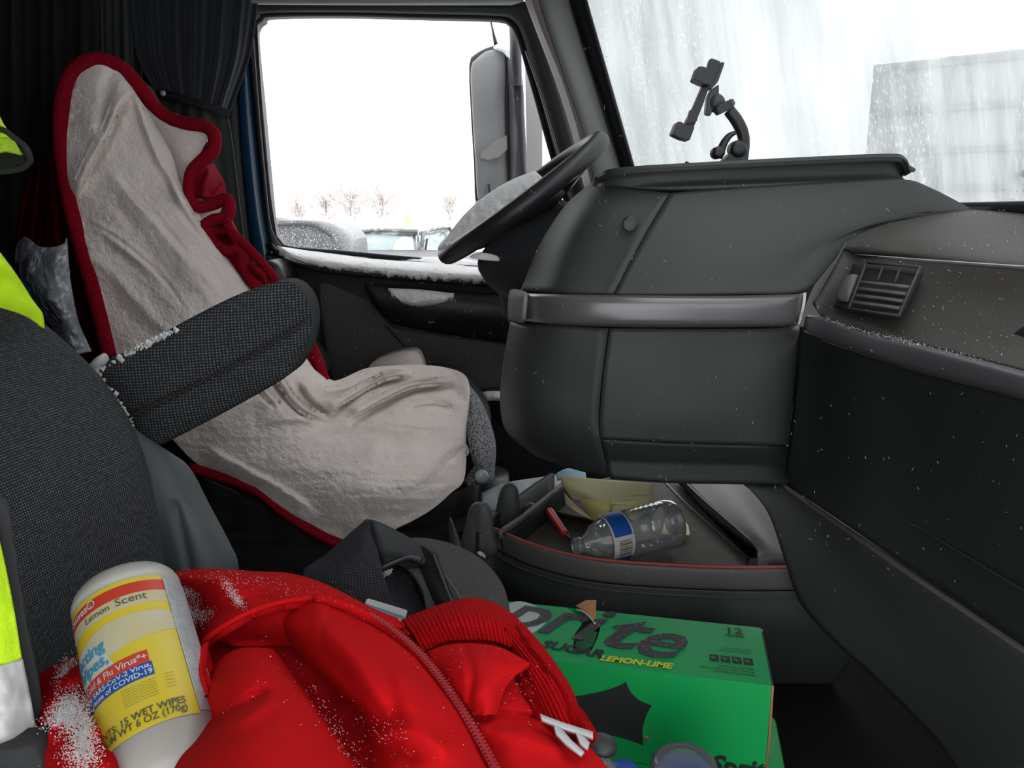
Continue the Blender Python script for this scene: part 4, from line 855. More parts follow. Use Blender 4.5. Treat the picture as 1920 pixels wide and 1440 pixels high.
def bdisp(U, V, px, py):
    d = sum(s(px, py) for s in steps)*np.where(py > 640, 2.2, 1.6)
    for poly, a, w in (([(210, 130), (198, 180), (190, 240)], -.014, 14), ([(180, 420), (300, 520), (420, 640)], .005, 12), ([(230, 480), (330, 560), (420, 660)], -.006, 10), ([(170, 480), (250, 560), (330, 640)], .006, 14),
                       ([(600, 870), (700, 830), (820, 830)], -.004, 14), ([(820, 700), (850, 730), (868, 745)], -.010, 9), ([(830, 870), (850, 850), (875, 840)], -.008, 8), ([(740, 770), (800, 745), (850, 755)], .008, 14), ([(560, 740), (600, 770), (660, 780)], -.010, 8)):
        d = d+a*np.exp(-(seg_dist(px, py, smooth_poly(poly))/w)**2)
    for poly, a, w in (([(612, 786), (655, 752), (712, 720), (775, 706)], -.050, 6), ([(652, 796), (722, 757), (776, 733), (850, 722)], -.055, 6), ([(596, 742), (640, 738), (690, 716), (720, 700)], -.035, 6), ([(556, 716), (580, 752), (622, 782)], -.045, 6),
                       ([(500, 690), (528, 738), (566, 775), (615, 793)], -.040, 6), ([(460, 690), (488, 735), (520, 768)], -.030, 5), ([(760, 770), (800, 757), (850, 762)], -.020, 7), ([(243, 172), (226, 208), (207, 252), (180, 302), (158, 346)], -.020, 6),
                       ([(250, 185), (264, 240), (292, 306), (322, 356)], -.018, 5), ([(205, 312), (242, 352), (288, 402), (332, 456), (378, 508)], -.016, 6), ([(160, 412), (220, 448), (292, 508), (350, 576)], -.012, 6), ([(345, 350), (375, 415), (430, 485), (480, 555)], -.018, 5), ([(300, 300), (330, 380), (380, 450)], -.010, 5), ([(846, 868), (860, 850), (872, 836)], -.02, 5)):
        q = smooth_poly(poly); (xa, ya), (xb, yb) = q[0], q[-1]; tt = np.clip(((px-xa)*(xb-xa)+(py-ya)*(yb-ya))/((xb-xa)**2+(yb-ya)**2), 0, 1)
        d = d+a*np.exp(-(seg_dist(px, py, q)/w)**2)*np.clip(np.minimum(tt, 1-tt)/.2, 0, 1)
    r = (px*.75-py*.66); q = (px*.66+py*.75)
    up = np.clip((700-py)/120, 0, 1)
    d = d+up*.008*fbm(r/30+9, q/150+2, 2, 4)+.0014*fbm(px/3.6, py/3.6, 2, 21)+(1-up)*.0045*fbm(px/150, py/18, 3, 8)
    d = d+.0030*fbm(px/10.0, py/10.0, 2, 11)+.010*fbm(px/70, py/70, 2, 14)
    edge = np.minimum(np.minimum(U, 1-U), np.minimum(V, 1-V))
    return d*np.clip(edge/.03, .25, 1)
loft('fleece_side', rows, 380, 520, M['sherpa'], bl_, thick=.014, disp=bdisp)
loft('fleece_fold', [[(240, 152, 1.605), (252, 162, 1.605), (264, 170, 1.605)], [(262, 195, 1.61), (280, 200, 1.605), (296, 205, 1.605)], [(288, 235, 1.61), (340, 236, 1.60), (386, 240, 1.60)], [(300, 275, 1.612), (346, 275, 1.588), (388, 262, 1.60)], [(316, 320, 1.615), (350, 315, 1.595), (372, 296, 1.60)], [(330, 372, 1.615), (350, 352, 1.60), (362, 335, 1.61)]], 40, 40, M['sherpa'], bl_, thick=.01, noise=(.004, 10))
loft('fleece_fold', [[(350, 385, 1.605), (380, 390, 1.59), (415, 382, 1.61)], [(360, 410, 1.6), (385, 408, 1.585), (412, 398, 1.61)], [(375, 440, 1.6), (388, 428, 1.59), (395, 418, 1.61)]], 30, 30, M['sherpa'], bl_, thick=.01, noise=(.003, 10))
loft('fleece_fold', [[(455, 500, 1.57), (480, 520, 1.58), (500, 545, 1.60)], [(480, 560, 1.55), (505, 570, 1.56), (530, 600, 1.60)], [(520, 640, 1.54), (560, 660, 1.56), (585, 690, 1.6)], [(560, 700, 1.54), (590, 715, 1.56), (640, 720, 1.62)]], 30, 40, M['sherpa'], bl_, thick=.01, noise=(.004, 12))
loft('fleece_fold', [[(570, 740, 1.6), (600, 722, 1.65), (650, 708, 1.70), (700, 690, 1.76)], [(580, 770, 1.58), (625, 755, 1.62), (670, 735, 1.68), (720, 720, 1.74)]], 40, 20, M['sherpa'], bl_, thick=.01, noise=(.004, 12))
hem = [(205, 668, 1.425), (186, 590, 1.44), (165, 510, 1.455), (143, 430, 1.47), (124, 350, 1.485), (113, 270, 1.50), (117, 195, 1.525), (135, 140, 1.55), (165, 116, 1.56), (195, 114, 1.57), (230, 130, 1.585), (262, 165, 1.60), (290, 200, 1.61), (318, 222, 1.61), (350, 232, 1.60), (382, 236, 1.595),
       (401, 252, 1.59), (399, 282, 1.585), (378, 302, 1.58), (360, 322, 1.575), (355, 350, 1.57), (358, 376, 1.565), (374, 388, 1.565), (402, 382, 1.57), (424, 372, 1.57), (430, 388, 1.565), (424, 408, 1.56), (402, 412, 1.555), (384, 424, 1.55), (378, 438, 1.545)]
rad = [.013]*4+[.012]*2+[.015]*6+[.013]*6+[.012]*12
tube('red_hem', hem, rad, M['red_fleece'], bl_, 12, n=190)
loft('red_band', [[(100, 260, 1.545), (112, 262, 1.52), (124, 265, 1.525)], [(104, 185, 1.56), (118, 190, 1.535), (130, 198, 1.54)], [(124, 132, 1.58), (138, 140, 1.555), (150, 150, 1.56)], [(162, 104, 1.59), (168, 116, 1.565), (172, 128, 1.57)], [(198, 103, 1.60), (196, 114, 1.575), (195, 124, 1.58)], [(236, 120, 1.615), (230, 130, 1.59), (222, 138, 1.595)]], 8, 50, M['red_fleece'], bl_, thick=.012)
loft('red_side', [[(400, 305, 1.66), (388, 310, 1.60), (374, 320, 1.57)], [(420, 340, 1.65), (395, 342, 1.59), (366, 350, 1.575)], [(425, 368, 1.65), (396, 370, 1.59), (368, 374, 1.575)]], 30, 30, M['red_fleece'], bl_, thick=.008, ridges=[([(392, 322), (384, 340), (380, 366)], .018, 7), ([(410, 345), (396, 362)], -.012, 5)])
loft('red_side', [[(378, 425, 1.555), (400, 415, 1.56), (425, 405, 1.6), (436, 412, 1.66)], [(396, 455, 1.55), (420, 448, 1.56), (445, 438, 1.59), (452, 442, 1.66)], [(425, 490, 1.55), (450, 482, 1.56), (472, 470, 1.59), (482, 478, 1.66)], [(455, 530, 1.55), (480, 520, 1.56), (505, 512, 1.59), (520, 530, 1.66)], [(470, 580, 1.56), (510, 570, 1.57), (530, 570, 1.6), (555, 590, 1.66)], [(560, 650, 1.6), (575, 640, 1.6), (590, 640, 1.62), (605, 670, 1.66)], [(578, 722, 1.61), (592, 718, 1.6), (606, 714, 1.62), (616, 712, 1.66)]], 60, 120, M['red_fleece'], bl_, thick=.008,
     ridges=[([(395, 440), (430, 438), (450, 470), (480, 510)], .022, 8), ([(420, 425), (455, 465), (500, 530)], .02, 7), ([(405, 470), (440, 470), (452, 500)], .02, 8), ([(410, 445), (415, 460)], -.02, 10), ([(440, 440), (470, 490)], -.018, 5), ([(470, 500), (500, 510)], .014, 6)], noise=(.008, 16))
tube('red_hem', [(424, 410, 1.555), (432, 432, 1.55), (452, 452, 1.55), (480, 480, 1.55), (520, 530, 1.58), (570, 620, 1.6), (600, 690, 1.6), (612, 712, 1.6)], .009, M['red_fleece'], bl_, 10, n=60)
tube('red_hem', [(384, 424, 1.55), (400, 455, 1.545), (425, 470, 1.54), (446, 470, 1.545), (455, 495, 1.545), (470, 525, 1.545), (500, 550, 1.55)], .011, M['red_fleece'], bl_, 10, n=60)
loft('red_side', [[(108, 270, 1.53), (85, 300, 1.62), (60, 330, 1.72)], [(126, 370, 1.50), (85, 380, 1.60), (45, 390, 1.72)], [(150, 470, 1.48), (90, 480, 1.58), (32, 470, 1.72)], [(180, 570, 1.46), (110, 590, 1.56), (30, 600, 1.70)], [(212, 690, 1.44), (140, 710, 1.54), (40, 720, 1.68)]], 40, 50, M['red_shaded'], bl_, thick=.008, disp=pleats(3, .014))
tube('red_hem', [(360, 878, 1.385), (400, 890, 1.38), (450, 905, 1.372), (490, 925, 1.37), (525, 955, 1.37), (580, 992, 1.37), (632, 1018, 1.372), (660, 1020, 1.37)], .0095, M['red_fleece'], bl_, 10, n=50)
loft('red_band', [[(352, 872, 1.40), (390, 884, 1.395), (440, 902, 1.39), (500, 940, 1.388), (560, 985, 1.388), (630, 1020, 1.39)], [(365, 890, 1.42), (400, 902, 1.41), (450, 925, 1.40), (505, 965, 1.40), (560, 1005, 1.40), (625, 1030, 1.40)]], 40, 5, M['red_shaded'], bl_, thick=.006)

# ------------------------------------------------------------------ printed bag hanging behind the blanket edge
bag = thing('plastic_bag', 'crumpled grey printed plastic bag beside the blanket edge', 'bag', P(110, 660, 1.25))
bagrows = [[(36, 452, 1.24), (48, 444, 1.23), (75, 462, 1.22), (105, 462, 1.22), (122, 455, 1.23), (126, 447, 1.24)], [(34, 500, 1.22), (60, 500, 1.20), (95, 500, 1.20), (130, 505, 1.22)], [(50, 550, 1.20), (80, 555, 1.17), (110, 555, 1.18), (138, 560, 1.21)], [(90, 600, 1.18), (115, 605, 1.16), (135, 605, 1.17), (150, 610, 1.2)], [(120, 660, 1.17), (135, 665, 1.16), (155, 662, 1.17), (172, 658, 1.19)]]
loft('bag_film', bagrows, 50, 70, M['bag'], bag, thick=.002, noise=(.016, 26), ridges=[([(80, 560), (130, 555)], .012, 10), ([(60, 480), (45, 520)], .01, 8), ([(95, 600), (145, 590)], .01, 8)])
Gb = grid(bagrows, 40, 60); ds_ = []
for k in range(46):
    i = rng.integers(2, 40); j = rng.integers(3, 30)
    q0, q1 = Gb[i, j], Gb[min(59, i+rng.integers(4, 10)), j]
    ds_.append(tube_data([q0+[0, -.013, 0], (q0+q1)/2+[0, -.014, 0], q1+[0, -.013, 0]], .0012, 4))
vv, ff = merge(ds_); o = mk('bag_print', vv, ff, M['ink_bag'], bag); o['kind'] = 'stuff'

# ------------------------------------------------------------------ passenger seat
ps = thing('passenger_seat', 'dark woven fabric passenger seat in the foreground with its armrest raised', 'seat', [-.2, .6, 0])
prof = crom([P(x, y, .75) for x, y in ((-420, 215), (-300, 330), (-160, 440), (-60, 508), (0, 547), (60, 592), (165, 683), (246, 798), (280, 900), (298, 1010), (322, 1150), (345, 1300))], 15)
prof[0] += [-.02, 0, .0]
def across(q):
    return [np.array([q[0]-.06, .20, q[2]]), np.array([q[0]-.012, .24, q[2]]), np.array([q[0]-.004, .32, q[2]]), np.array([q[0]-.030, .42, q[2]]), np.array([q[0]-.034, .56, q[2]]), np.array([q[0]-.016, .66, q[2]]), np.array([q[0], .735, q[2]]), np.array([q[0]-.008, .765, q[2]-.004]), np.array([q[0]-.05, .785, q[2]-.02])]
loft('backrest', [across(q) for q in prof], 70, 80, M['weave'], ps, back=(-.11, 0, .03))
loft('side_cover', [[(226, 770, .80), (250, 800, .82), (290, 840, .88)], [(268, 850, .80), (310, 850, .83), (350, 870, .88)], [(285, 930, .80), (345, 930, .82), (395, 950, .87)], [(296, 1010, .80), (375, 1000, .81), (432, 1020, .85)], [(310, 1090, .80), (390, 1080, .80), (447, 1060, .84)], [(330, 1200, .80), (400, 1180, .80), (450, 1150, .84)]], 30, 50, M['seat_side'], ps, thick=.03, ridges=[([(330, 950), (350, 1040), (360, 1090)], -.006, 8)])
loft('bolster_piping', [[(-10, 930, .475), (15, 940, .48)], [(5, 1060, .475), (32, 1060, .48)], [(22, 1180, .475), (52, 1180, .48)], [(40, 1300, .47), (75, 1300, .475)], [(60, 1460, .46), (90, 1460, .465)]], 5, 20, M['seat_dark'], ps, thick=.02)
pad('armrest', [(188, 688, .83), (260, 650, .84), (350, 600, .86), (440, 555, .88), (510, 530, .90), (545, 530, .91), (570, 552, .92), (583, 590, .925), (578, 640, .92), (560, 680, .915), (535, 708, .905), (460, 752, .885), (380, 795, .865), (290, 838, .845), (268, 822, .84), (230, 760, .835)], .020, .045, M['weave_arm'], ps, n=110, rings=14, ridges=[([(236, 784), (340, 735), (440, 684), (540, 628), (572, 600)], -.006, 5)])
tube('armrest_seam', [(238, 784, .818), (340, 735, .838), (440, 684, .858), (535, 630, .885), (574, 600, .915)], .0016, M['black_matte'], ps, 6, n=30)
pad('armrest_top', [(188, 690, .86), (260, 651, .87), (350, 601, .88), (440, 556, .90), (510, 531, .92), (545, 531, .93), (570, 553, .93), (563, 570, .93), (520, 548, .92), (440, 578, .905), (350, 622, .885), (260, 670, .875), (196, 706, .865)], .014, .04, M['seat_dark'], ps, n=90)
pad('cushion', [Z(x, y, .41) for x, y in ((240, 1100), (420, 1105), (600, 1118), (700, 1172), (850, 1200), (950, 1235), (1020, 1310), (1060, 1400), (1090, 1520), (900, 1560), (300, 1560), (-100, 1500), (60, 1250))], .008, .13, M['seat_dark'], ps, n=60, face=(0, 0, 1))
frame_box('seat_base', [-.36, .36, 0], [.30, 0, 0], [0, .30, 0], [0, 0, .29], M['black'], ps, bevel=.02)
pad('seat_piping', [(-20, 1412, .43), (30, 1402, .432), (66, 1400, .435), (78, 1450, .43), (0, 1480, .43)], .004, .02, M['seat_dark'], ps, n=30)
pts = []
for (x0, y0), (x1, y1), n_, sp in (((168, 692), (232, 775), 420, 5), ((190, 690), (330, 618), 240, 2.5), ((232, 770), (250, 800), 60, 3)):
    for _ in range(n_):
        a = rng.random(); pts.append(P(x0+(x1-x0)*a+rng.normal(0, sp), y0+(y1-y0)*a+rng.normal(0, sp), .822+.03*rng.random()))
o = specks('armrest_frost', pts, rng.uniform(.0012, .003, len(pts)), M['snow_dull'], ps)
tube('frost_flap', [(166, 694, .82), (185, 680, .82), (200, 668, .82), (178, 690, .82), (170, 700, .82)], [.003, .006, .004, .005, .002], M['snow_dull'], ps, 8, n=20)

# ------------------------------------------------------------------ high visibility vest at the left edge
vs = thing('safety_vest', 'bright yellow high visibility vest with a silver band hung over the passenger seat', 'vest', P(20, 1240, .42))
loft('vest_back', [[(-260, 210, .62), (-140, 205, .61), (-30, 205, .62)], [(-260, 320, .63), (-150, 320, .62), (-40, 322, .63)], [(-280, 440, .62), (-170, 440, .62), (-60, 436, .65)], [(-320, 640, .52), (-200, 640, .53), (-72, 640, .55)], [(-340, 940, .44), (-200, 940, .45), (-60, 935, .465)]], 20, 30, M['hivis'], vs, thick=.006, noise=(.004, 60))
loft('vest_shoulder', [[(-60, 200, .62), (-10, 205, .62), (0, 222, .62)], [(-60, 240, .61), (0, 240, .605), (22, 255, .61)], [(-60, 270, .61), (5, 262, .60), (34, 275, .61)]], 16, 16, M['hivis'], vs, thick=.004)
loft('vest_mesh', [[(-60, 262, .60), (0, 258, .60), (24, 262, .605), (42, 290, .61)], [(-60, 300, .60), (0, 282, .595), (20, 285, .60), (40, 292, .61)]], 16, 12, M['hivis_dark'], vs, thick=.003)
tube('vest_binding', [(-60, 240, .605), (0, 242, .60), (26, 258, .60), (48, 276, .60), (56, 300, .605), (40, 316, .61), (0, 322, .61), (-60, 325, .615)], .0022, M['vest_trim'], vs, 8, n=40)
loft('vest_inside', [[(-60, 285, .62), (0, 280, .62), (50, 280, .62)], [(-60, 325, .63), (0, 320, .63), (46, 306, .63)]], 12, 8, M['vest_trim'], vs, thick=.003)
loft('vest_strap', [[(-90, 430, .645), (-30, 440, .655), (-8, 462, .665)], [(-90, 500, .62), (0, 490, .65), (28, 510, .67)], [(-90, 530, .61), (8, 528, .66), (60, 560, .69)], [(-80, 552, .61), (30, 562, .67), (80, 588, .70)], [(-60, 560, .62), (40, 590, .68), (84, 617, .705)]], 26, 36, M['hivis'], vs, thick=.006, noise=(.003, 30))
loft('vest_front', [[(-90, 930, .455), (-40, 960, .458), (-8, 985, .465)], [(-90, 1030, .45), (-30, 1040, .453), (6, 1040, .465)], [(-90, 1130, .448), (-20, 1140, .450), (26, 1140, .463)], [(-90, 1250, .445), (-10, 1250, .447), (42, 1240, .461)]], 26, 36, M['hivis'], vs, thick=.006, noise=(.003, 30))
loft('reflective_stripe', [[(-90, 1248, .443), (-10, 1250, .445), (43, 1236, .459)], [(-90, 1320, .438), (0, 1322, .440), (58, 1310, .457)], [(-90, 1390, .434), (10, 1392, .437), (70, 1380, .455)], [(-90, 1425, .436), (10, 1412, .440), (74, 1396, .456)]], 26, 30, M['reflect'], vs, thick=.005, noise=(.005, 34))
# ------------------------------------------------------------------ red sweatshirt on the passenger seat
def H(*pts): return [Z(*p) for p in pts]
hood = thing('red_sweatshirt', 'crumpled red hooded sweatshirt with a rib knit hem and zip, on the passenger seat', 'sweatshirt', [-.12, .55, .42])
loft('body_back', [H((300, 1092, .440), (400, 1080, .445), (520, 1090, .44), (640, 1130, .435), (760, 1165, .43), (880, 1135, .43), (950, 1160, .425)),
                   H((360, 1180, .44), (470, 1170, .44), (600, 1180, .435), (720, 1210, .43), (830, 1220, .43), (940, 1220, .425), (1000, 1230, .42)),
                   H((360, 1280, .445), (480, 1280, .44), (600, 1290, .435), (720, 1300, .43), (860, 1310, .43), (980, 1320, .425), (1040, 1320, .42)),
                   H((340, 1380, .45), (480, 1400, .44), (600, 1400, .435), (740, 1400, .43), (880, 1400, .43), (1010, 1390, .425), (1085, 1385, .42)),
                   H((300, 1520, .45), (480, 1540, .445), (640, 1540, .44), (780, 1540, .43), (920, 1520, .43), (1050, 1490, .425), (1140, 1450, .42))], 60, 60, M['hood_in'], hood, thick=.01, noise=(.006, 60))
# turned-over hood edge: from the far edge to the stitched border
loft('hood_flap', [H((310, 1082, .452), (340, 1070, .465), (400, 1066, .475), (480, 1071, .472), (545, 1075, .468), (610, 1095, .462), (700, 1140, .452), (745, 1158, .445)),
                   H((322, 1092, .470), (365, 1088, .487), (420, 1090, .492), (500, 1090, .485), (560, 1092, .48), (620, 1105, .474), (700, 1148, .458), (748, 1163, .448)),
                   H((370, 1150, .462), (400, 1140, .478), (440, 1128, .492), (500, 1112, .494), (560, 1105, .490), (620, 1113, .482), (700, 1153, .463), (752, 1168, .45)),
                   H((368, 1222, .462), (392, 1192, .482), (440, 1160, .496), (500, 1134, .500), (560, 1122, .498), (612, 1122, .490), (690, 1155, .468), (756, 1175, .452))], 90, 40, M['hood'], hood, thick=.008,
     ridges=[([(400, 1085), (440, 1110), (470, 1135)], .010, 14), ([(470, 1085), (560, 1100), (620, 1112)], .006, 10), ([(425, 1120), (480, 1120), (520, 1128)], -.006, 8)], noise=(.003, 30))
tube('hood_seam', H((364, 1226, .464), (392, 1194, .484), (440, 1162, .498), (500, 1136, .502), (560, 1124, .500), (612, 1124, .492), (690, 1158, .470), (756, 1178, .454)), .0022, M['hood'], hood, 8, n=70)
loft('hood_roll', [H((372, 1205, .465), (382, 1235, .462), (392, 1290, .458)), H((362, 1218, .478), (368, 1262, .476), (385, 1308, .47)), H((372, 1222, .488), (377, 1262, .486), (392, 1300, .478)), H((392, 1200, .484), (390, 1255, .475), (398, 1290, .468))], 24, 20, M['hood'], hood, thick=.006)
loft('inner_fold', [H((395, 1200, .470), (440, 1166, .486), (500, 1142, .490), (560, 1130, .488)), H((420, 1205, .455), (470, 1196, .455), (530, 1190, .462), (575, 1180, .468)), H((440, 1212, .448), (500, 1212, .445), (550, 1212, .446), (600, 1210, .45))], 30, 20, M['hood_in'], hood, thick=.005, noise=(.004, 25))
loft('side_fold', [H((372, 1120, .448), (400, 1125, .452), (440, 1150, .458)), H((352, 1150, .440), (390, 1165, .445), (420, 1172, .45)), H((356, 1200, .438), (380, 1195, .442), (400, 1190, .45))], 20, 20, M['hood_in'], hood, thick=.005)
# right front panel up to the zip
loft('front_panel', [H((528, 1136, .478), (580, 1128, .494), (640, 1140, .490), (700, 1165, .475), (752, 1190, .462)),
                     H((520, 1165, .462), (560, 1175, .488), (640, 1190, .500), (720, 1215, .490), (800, 1240, .466)),
                     H((556, 1222, .452), (610, 1232, .482), (690, 1250, .502), (770, 1270, .492), (838, 1295, .462)),
                     H((618, 1288, .448), (660, 1296, .478), (730, 1305, .498), (810, 1325, .486), (876, 1345, .456)),
                     H((680, 1345, .446), (715, 1360, .470), (780, 1372, .485), (850, 1390, .476), (910, 1412, .45)),
                     H((700, 1450, .446), (740, 1460, .468), (810, 1470, .475), (890, 1480, .468), (950, 1490, .446))], 60, 80, M['hood'], hood, thick=.01,
     ridges=[([(520, 1165), (570, 1225), (640, 1290), (690, 1340)], .010, 16), ([(600, 1150), (660, 1240), (700, 1320)], .008, 22), ([(620, 1140), (600, 1190), (610, 1230)], -.002, 5), ([(660, 1170), (720, 1260), (740, 1330)], -.007, 14), ([(700, 1380), (770, 1370), (830, 1400)], .010, 20), ([(660, 1400), (720, 1392), (770, 1420)], -.006, 14)], noise=(.004, 50))
zl = H((590, 1122, .498), (650, 1138, .494), (720, 1175, .480), (780, 1225, .473), (830, 1285, .468), (870, 1345, .462), (905, 1405, .456), (950, 1490, .452))
tube('zip_tape', zl, .004, M['hood'], hood, 8, n=60, squash=(1, .6))
zp = crom(np.array(zl), 150); ds_ = []
for i in range(30, 148):
    t_ = zp[min(149, i+1)]-zp[i-1]; t_ /= np.linalg.norm(t_); s_ = np.cross(t_, [0, 0, 1.0]); q = zp[i]+[0, 0, .0035]+s_*.001*(1 if i % 2 else -1)
    v_, f_ = box_data((-.5, -.5, -.5), (.5, .5, .5)); v_ = np.array(v_)@np.array([t_*.0014, s_*.0042, [0, 0, .0016]])+q; ds_.append((v_, f_))
vv, ff = merge(ds_); o = mk('zip_teeth', vv, ff, M['zip'], hood, False); o['kind'] = 'stuff'
# front lobe in the middle foreground
loft('sleeve', [H((388, 1282, .458), (408, 1242, .472), (440, 1218, .482), (478, 1213, .484), (512, 1216, .470)),
                H((378, 1310, .462), (410, 1275, .495), (450, 1258, .508), (500, 1255, .505), (548, 1262, .462)),
                H((392, 1345, .466), (430, 1322, .500), (490, 1305, .515), (550, 1305, .505), (590, 1318, .458)),
                H((370, 1385, .470), (430, 1362, .512), (500, 1352, .525), (575, 1358, .510), (632, 1378, .458)),
                H((335, 1425, .472), (420, 1410, .520), (510, 1405, .532), (600, 1412, .512), (668, 1432, .456)),
                H((300, 1500, .472), (410, 1480, .522), (520, 1475, .535), (630, 1480, .512), (715, 1500, .456))], 60, 70, M['hood'], hood, thick=.01,
     ridges=[([(395, 1345), (440, 1328), (490, 1300)], -.012, 11), ([(400, 1372), (460, 1345), (510, 1310)], .007, 13), ([(520, 1225), (575, 1300), (640, 1390)], .004, 14)], noise=(.004, 45))
# inner panel right of the zip and its pointed flap
loft('lining_panel', [H((745, 1180, .45), (790, 1200, .455), (850, 1208, .455), (940, 1215, .45)), H((790, 1245, .455), (840, 1255, .458), (900, 1262, .458), (1000, 1262, .445)), H((850, 1320, .45), (890, 1330, .455), (960, 1330, .452), (1035, 1320, .44)), H((900, 1395, .447), (950, 1395, .455), (1010, 1390, .452), (1085, 1375, .435)), H((960, 1490, .445), (1020, 1480, .452), (1080, 1465, .448), (1140, 1440, .432))], 40, 50, M['hood'], hood, thick=.008,
     ridges=[([(900, 1345), (940, 1338), (1000, 1345)], -.010, 6), ([(880, 1370), (960, 1372), (1040, 1400)], .008, 16)], noise=(.004, 40))
loft('pocket_flap', [H((800, 1222, .462), (840, 1208, .470), (890, 1206, .474), (940, 1214, .474), (994, 1243, .468)), H((815, 1262, .462), (850, 1250, .478), (895, 1246, .484), (940, 1250, .480), (972, 1262, .470)), H((845, 1312, .456), (870, 1300, .472), (900, 1292, .480), (925, 1290, .478), (946, 1296, .466)), H((880, 1345, .452), (895, 1342, .462), (910, 1340, .466), (922, 1340, .464), (932, 1342, .458))], 40, 40, M['hood'], hood, thick=.006, ridges=[([(870, 1215), (885, 1260), (880, 1310)], -.005, 8)], noise=(.003, 30))
def ribs_u(n, a): return lambda U, V, px, py: a*np.abs(np.sin(math.pi*n*U))**.6
def ribs_v(n, a): return lambda U, V, px, py: a*np.abs(np.sin(math.pi*n*V))**.6
loft('rib_hem', [H((752, 1162, .452), (800, 1142, .458), (850, 1126, .462), (890, 1121, .462), (930, 1132, .458), (964, 1152, .45)), H((770, 1185, .462), (815, 1168, .472), (860, 1158, .478), (895, 1155, .478), (935, 1165, .472), (975, 1188, .458)), H((790, 1222, .456), (830, 1205, .462), (870, 1200, .466), (905, 1200, .466), (945, 1208, .462), (985, 1230, .452))], 150, 24, M['rib'], hood, thick=.008, disp=ribs_u(26, .0035), noise=(.003, 30))
loft('rib_hem', [H((962, 1150, .450), (1000, 1190, .448), (1040, 1240, .444), (1072, 1290, .440), (1090, 1340, .436), (1108, 1385, .432)), H((955, 1172, .462), (990, 1215, .462), (1025, 1262, .460), (1050, 1305, .456), (1068, 1345, .450), (1085, 1380, .444)), H((950, 1200, .458), (980, 1240, .460), (1005, 1280, .458), (1022, 1315, .454), (1038, 1350, .450), (1052, 1380, .444)), H((955, 1215, .45), (978, 1252, .45), (990, 1290, .45), (1000, 1320, .447), (1012, 1350, .443), (1022, 1375, .44))], 60, 110, M['rib'], hood, thick=.008, disp=ribs_v(11, .004), noise=(.003, 30))
for k, q in enumerate((((1012, 1338), (1022, 1342), (1060, 1356), (1112, 1372), (1112, 1384), (1060, 1368), (1016, 1350)), ((1038, 1358), (1048, 1360), (1072, 1388), (1096, 1410), (1090, 1416), (1062, 1396), (1042, 1376)), ((1078, 1372), (1090, 1376), (1106, 1392), (1102, 1404), (1088, 1396)))):
    pad('white_print', [Z(x, y, .462-.012*(x-1010)/100) for x, y in q], .001, .003, M['reflect'], hood, smooth_outline=False, face=(0, -.5, 1))
# cuff lying under the canister at the left
loft('left_sleeve', [H((30, 1300, .435), (64, 1272, .45), (96, 1250, .46), (150, 1226, .462), (200, 1215, .455)), H((40, 1345, .445), (80, 1320, .465), (120, 1305, .472), (170, 1290, .47), (215, 1290, .455)), H((62, 1400, .45), (100, 1385, .468), (140, 1375, .474), (190, 1370, .468), (230, 1380, .45)), H((90, 1470, .45), (122, 1465, .468), (160, 1460, .472), (210, 1460, .465), (250, 1460, .45))], 50, 50, M['hood_in'], hood, thick=.012, noise=(.01, 34), ridges=[([(70, 1290), (140, 1290), (200, 1270)], -.008, 10), ([(110, 1370), (160, 1350), (200, 1350)], -.008, 9)])
cl = loft('folded_cloth', [H((62, 1398, .425), (90, 1382, .435), (112, 1390, .435)), H((70, 1425, .43), (92, 1412, .442), (116, 1420, .44)), H((72, 1470, .43), (96, 1460, .44), (120, 1460, .435))], 16, 16, material('dark_blue_cloth', (.012, .022, .07), .9, bump=(300, .4)), thick=.01)
tag(cl, 'small dark blue cloth between the yellow vest and the red sleeve', 'cloth')
# snow lying on the sweatshirt
pts = []; szs = []
def spr(x, y, z, sx, sy, n, ang=0, zs=.003):
    for _ in range(n):
        a, b = rng.normal(0, sx), rng.normal(0, sy)
        pts.append(Z(x+a*math.cos(ang)-b*math.sin(ang), y+a*math.sin(ang)+b*math.cos(ang), z+abs(rng.normal(0, zs)))); szs.append(rng.uniform(.00025, .0007))
spr(126, 1258, .466, 9, 16, 900, .5, .001); spr(132, 1330, .476, 16, 20, 2400, .5, .001); spr(155, 1400, .478, 18, 26, 1800, 0, .001); spr(112, 1345, .472, 18, 7, 600, -.4, .001); spr(158, 1365, .477, 7, 20, 900, 0, .001)
keep = [i for i, p in enumerate(pts) if proj(p)[0] < 128+(proj(p)[1]-1150)*.27]; pts = [pts[i] for i in keep]; szs = [szs[i]*.8 for i in keep]
spr(355, 1112, .478, 10, 8, 420); spr(362, 1150, .474, 14, 12, 700, .5); spr(395, 1150, .474, 12, 6, 160)
spr(424, 1095, .505, 8, 4, 120, 1.0); spr(440, 1118, .506, 15, 4.5, 420, .9)
spr(420, 1080, .495, 45, 8, 160, .1); spr(540, 1105, .497, 60, 10, 130, .2); spr(620, 1350, .497, 55, 10, 90, 1.0, .001); spr(650, 1400, .495, 40, 10, 60, 1.0, .001)
spr(720, 1370, .488, 36, 26, 110, .3, .001); spr(850, 1290, .480, 70, 60, 70, 0, .002); spr(990, 1290, .465, 20, 30, 50, .4, .002); spr(880, 1180, .478, 60, 30, 40, 0, .002); spr(540, 1300, .525, 80, 60, 40, 0, .002)
szs[len(keep):] = [x*.6 for x in szs[len(keep):]]
tag(specks('snow_grains', pts, np.array(szs), M['snow']), 'loose snow grains scattered over the red sweatshirt', 'snow', kind='stuff')

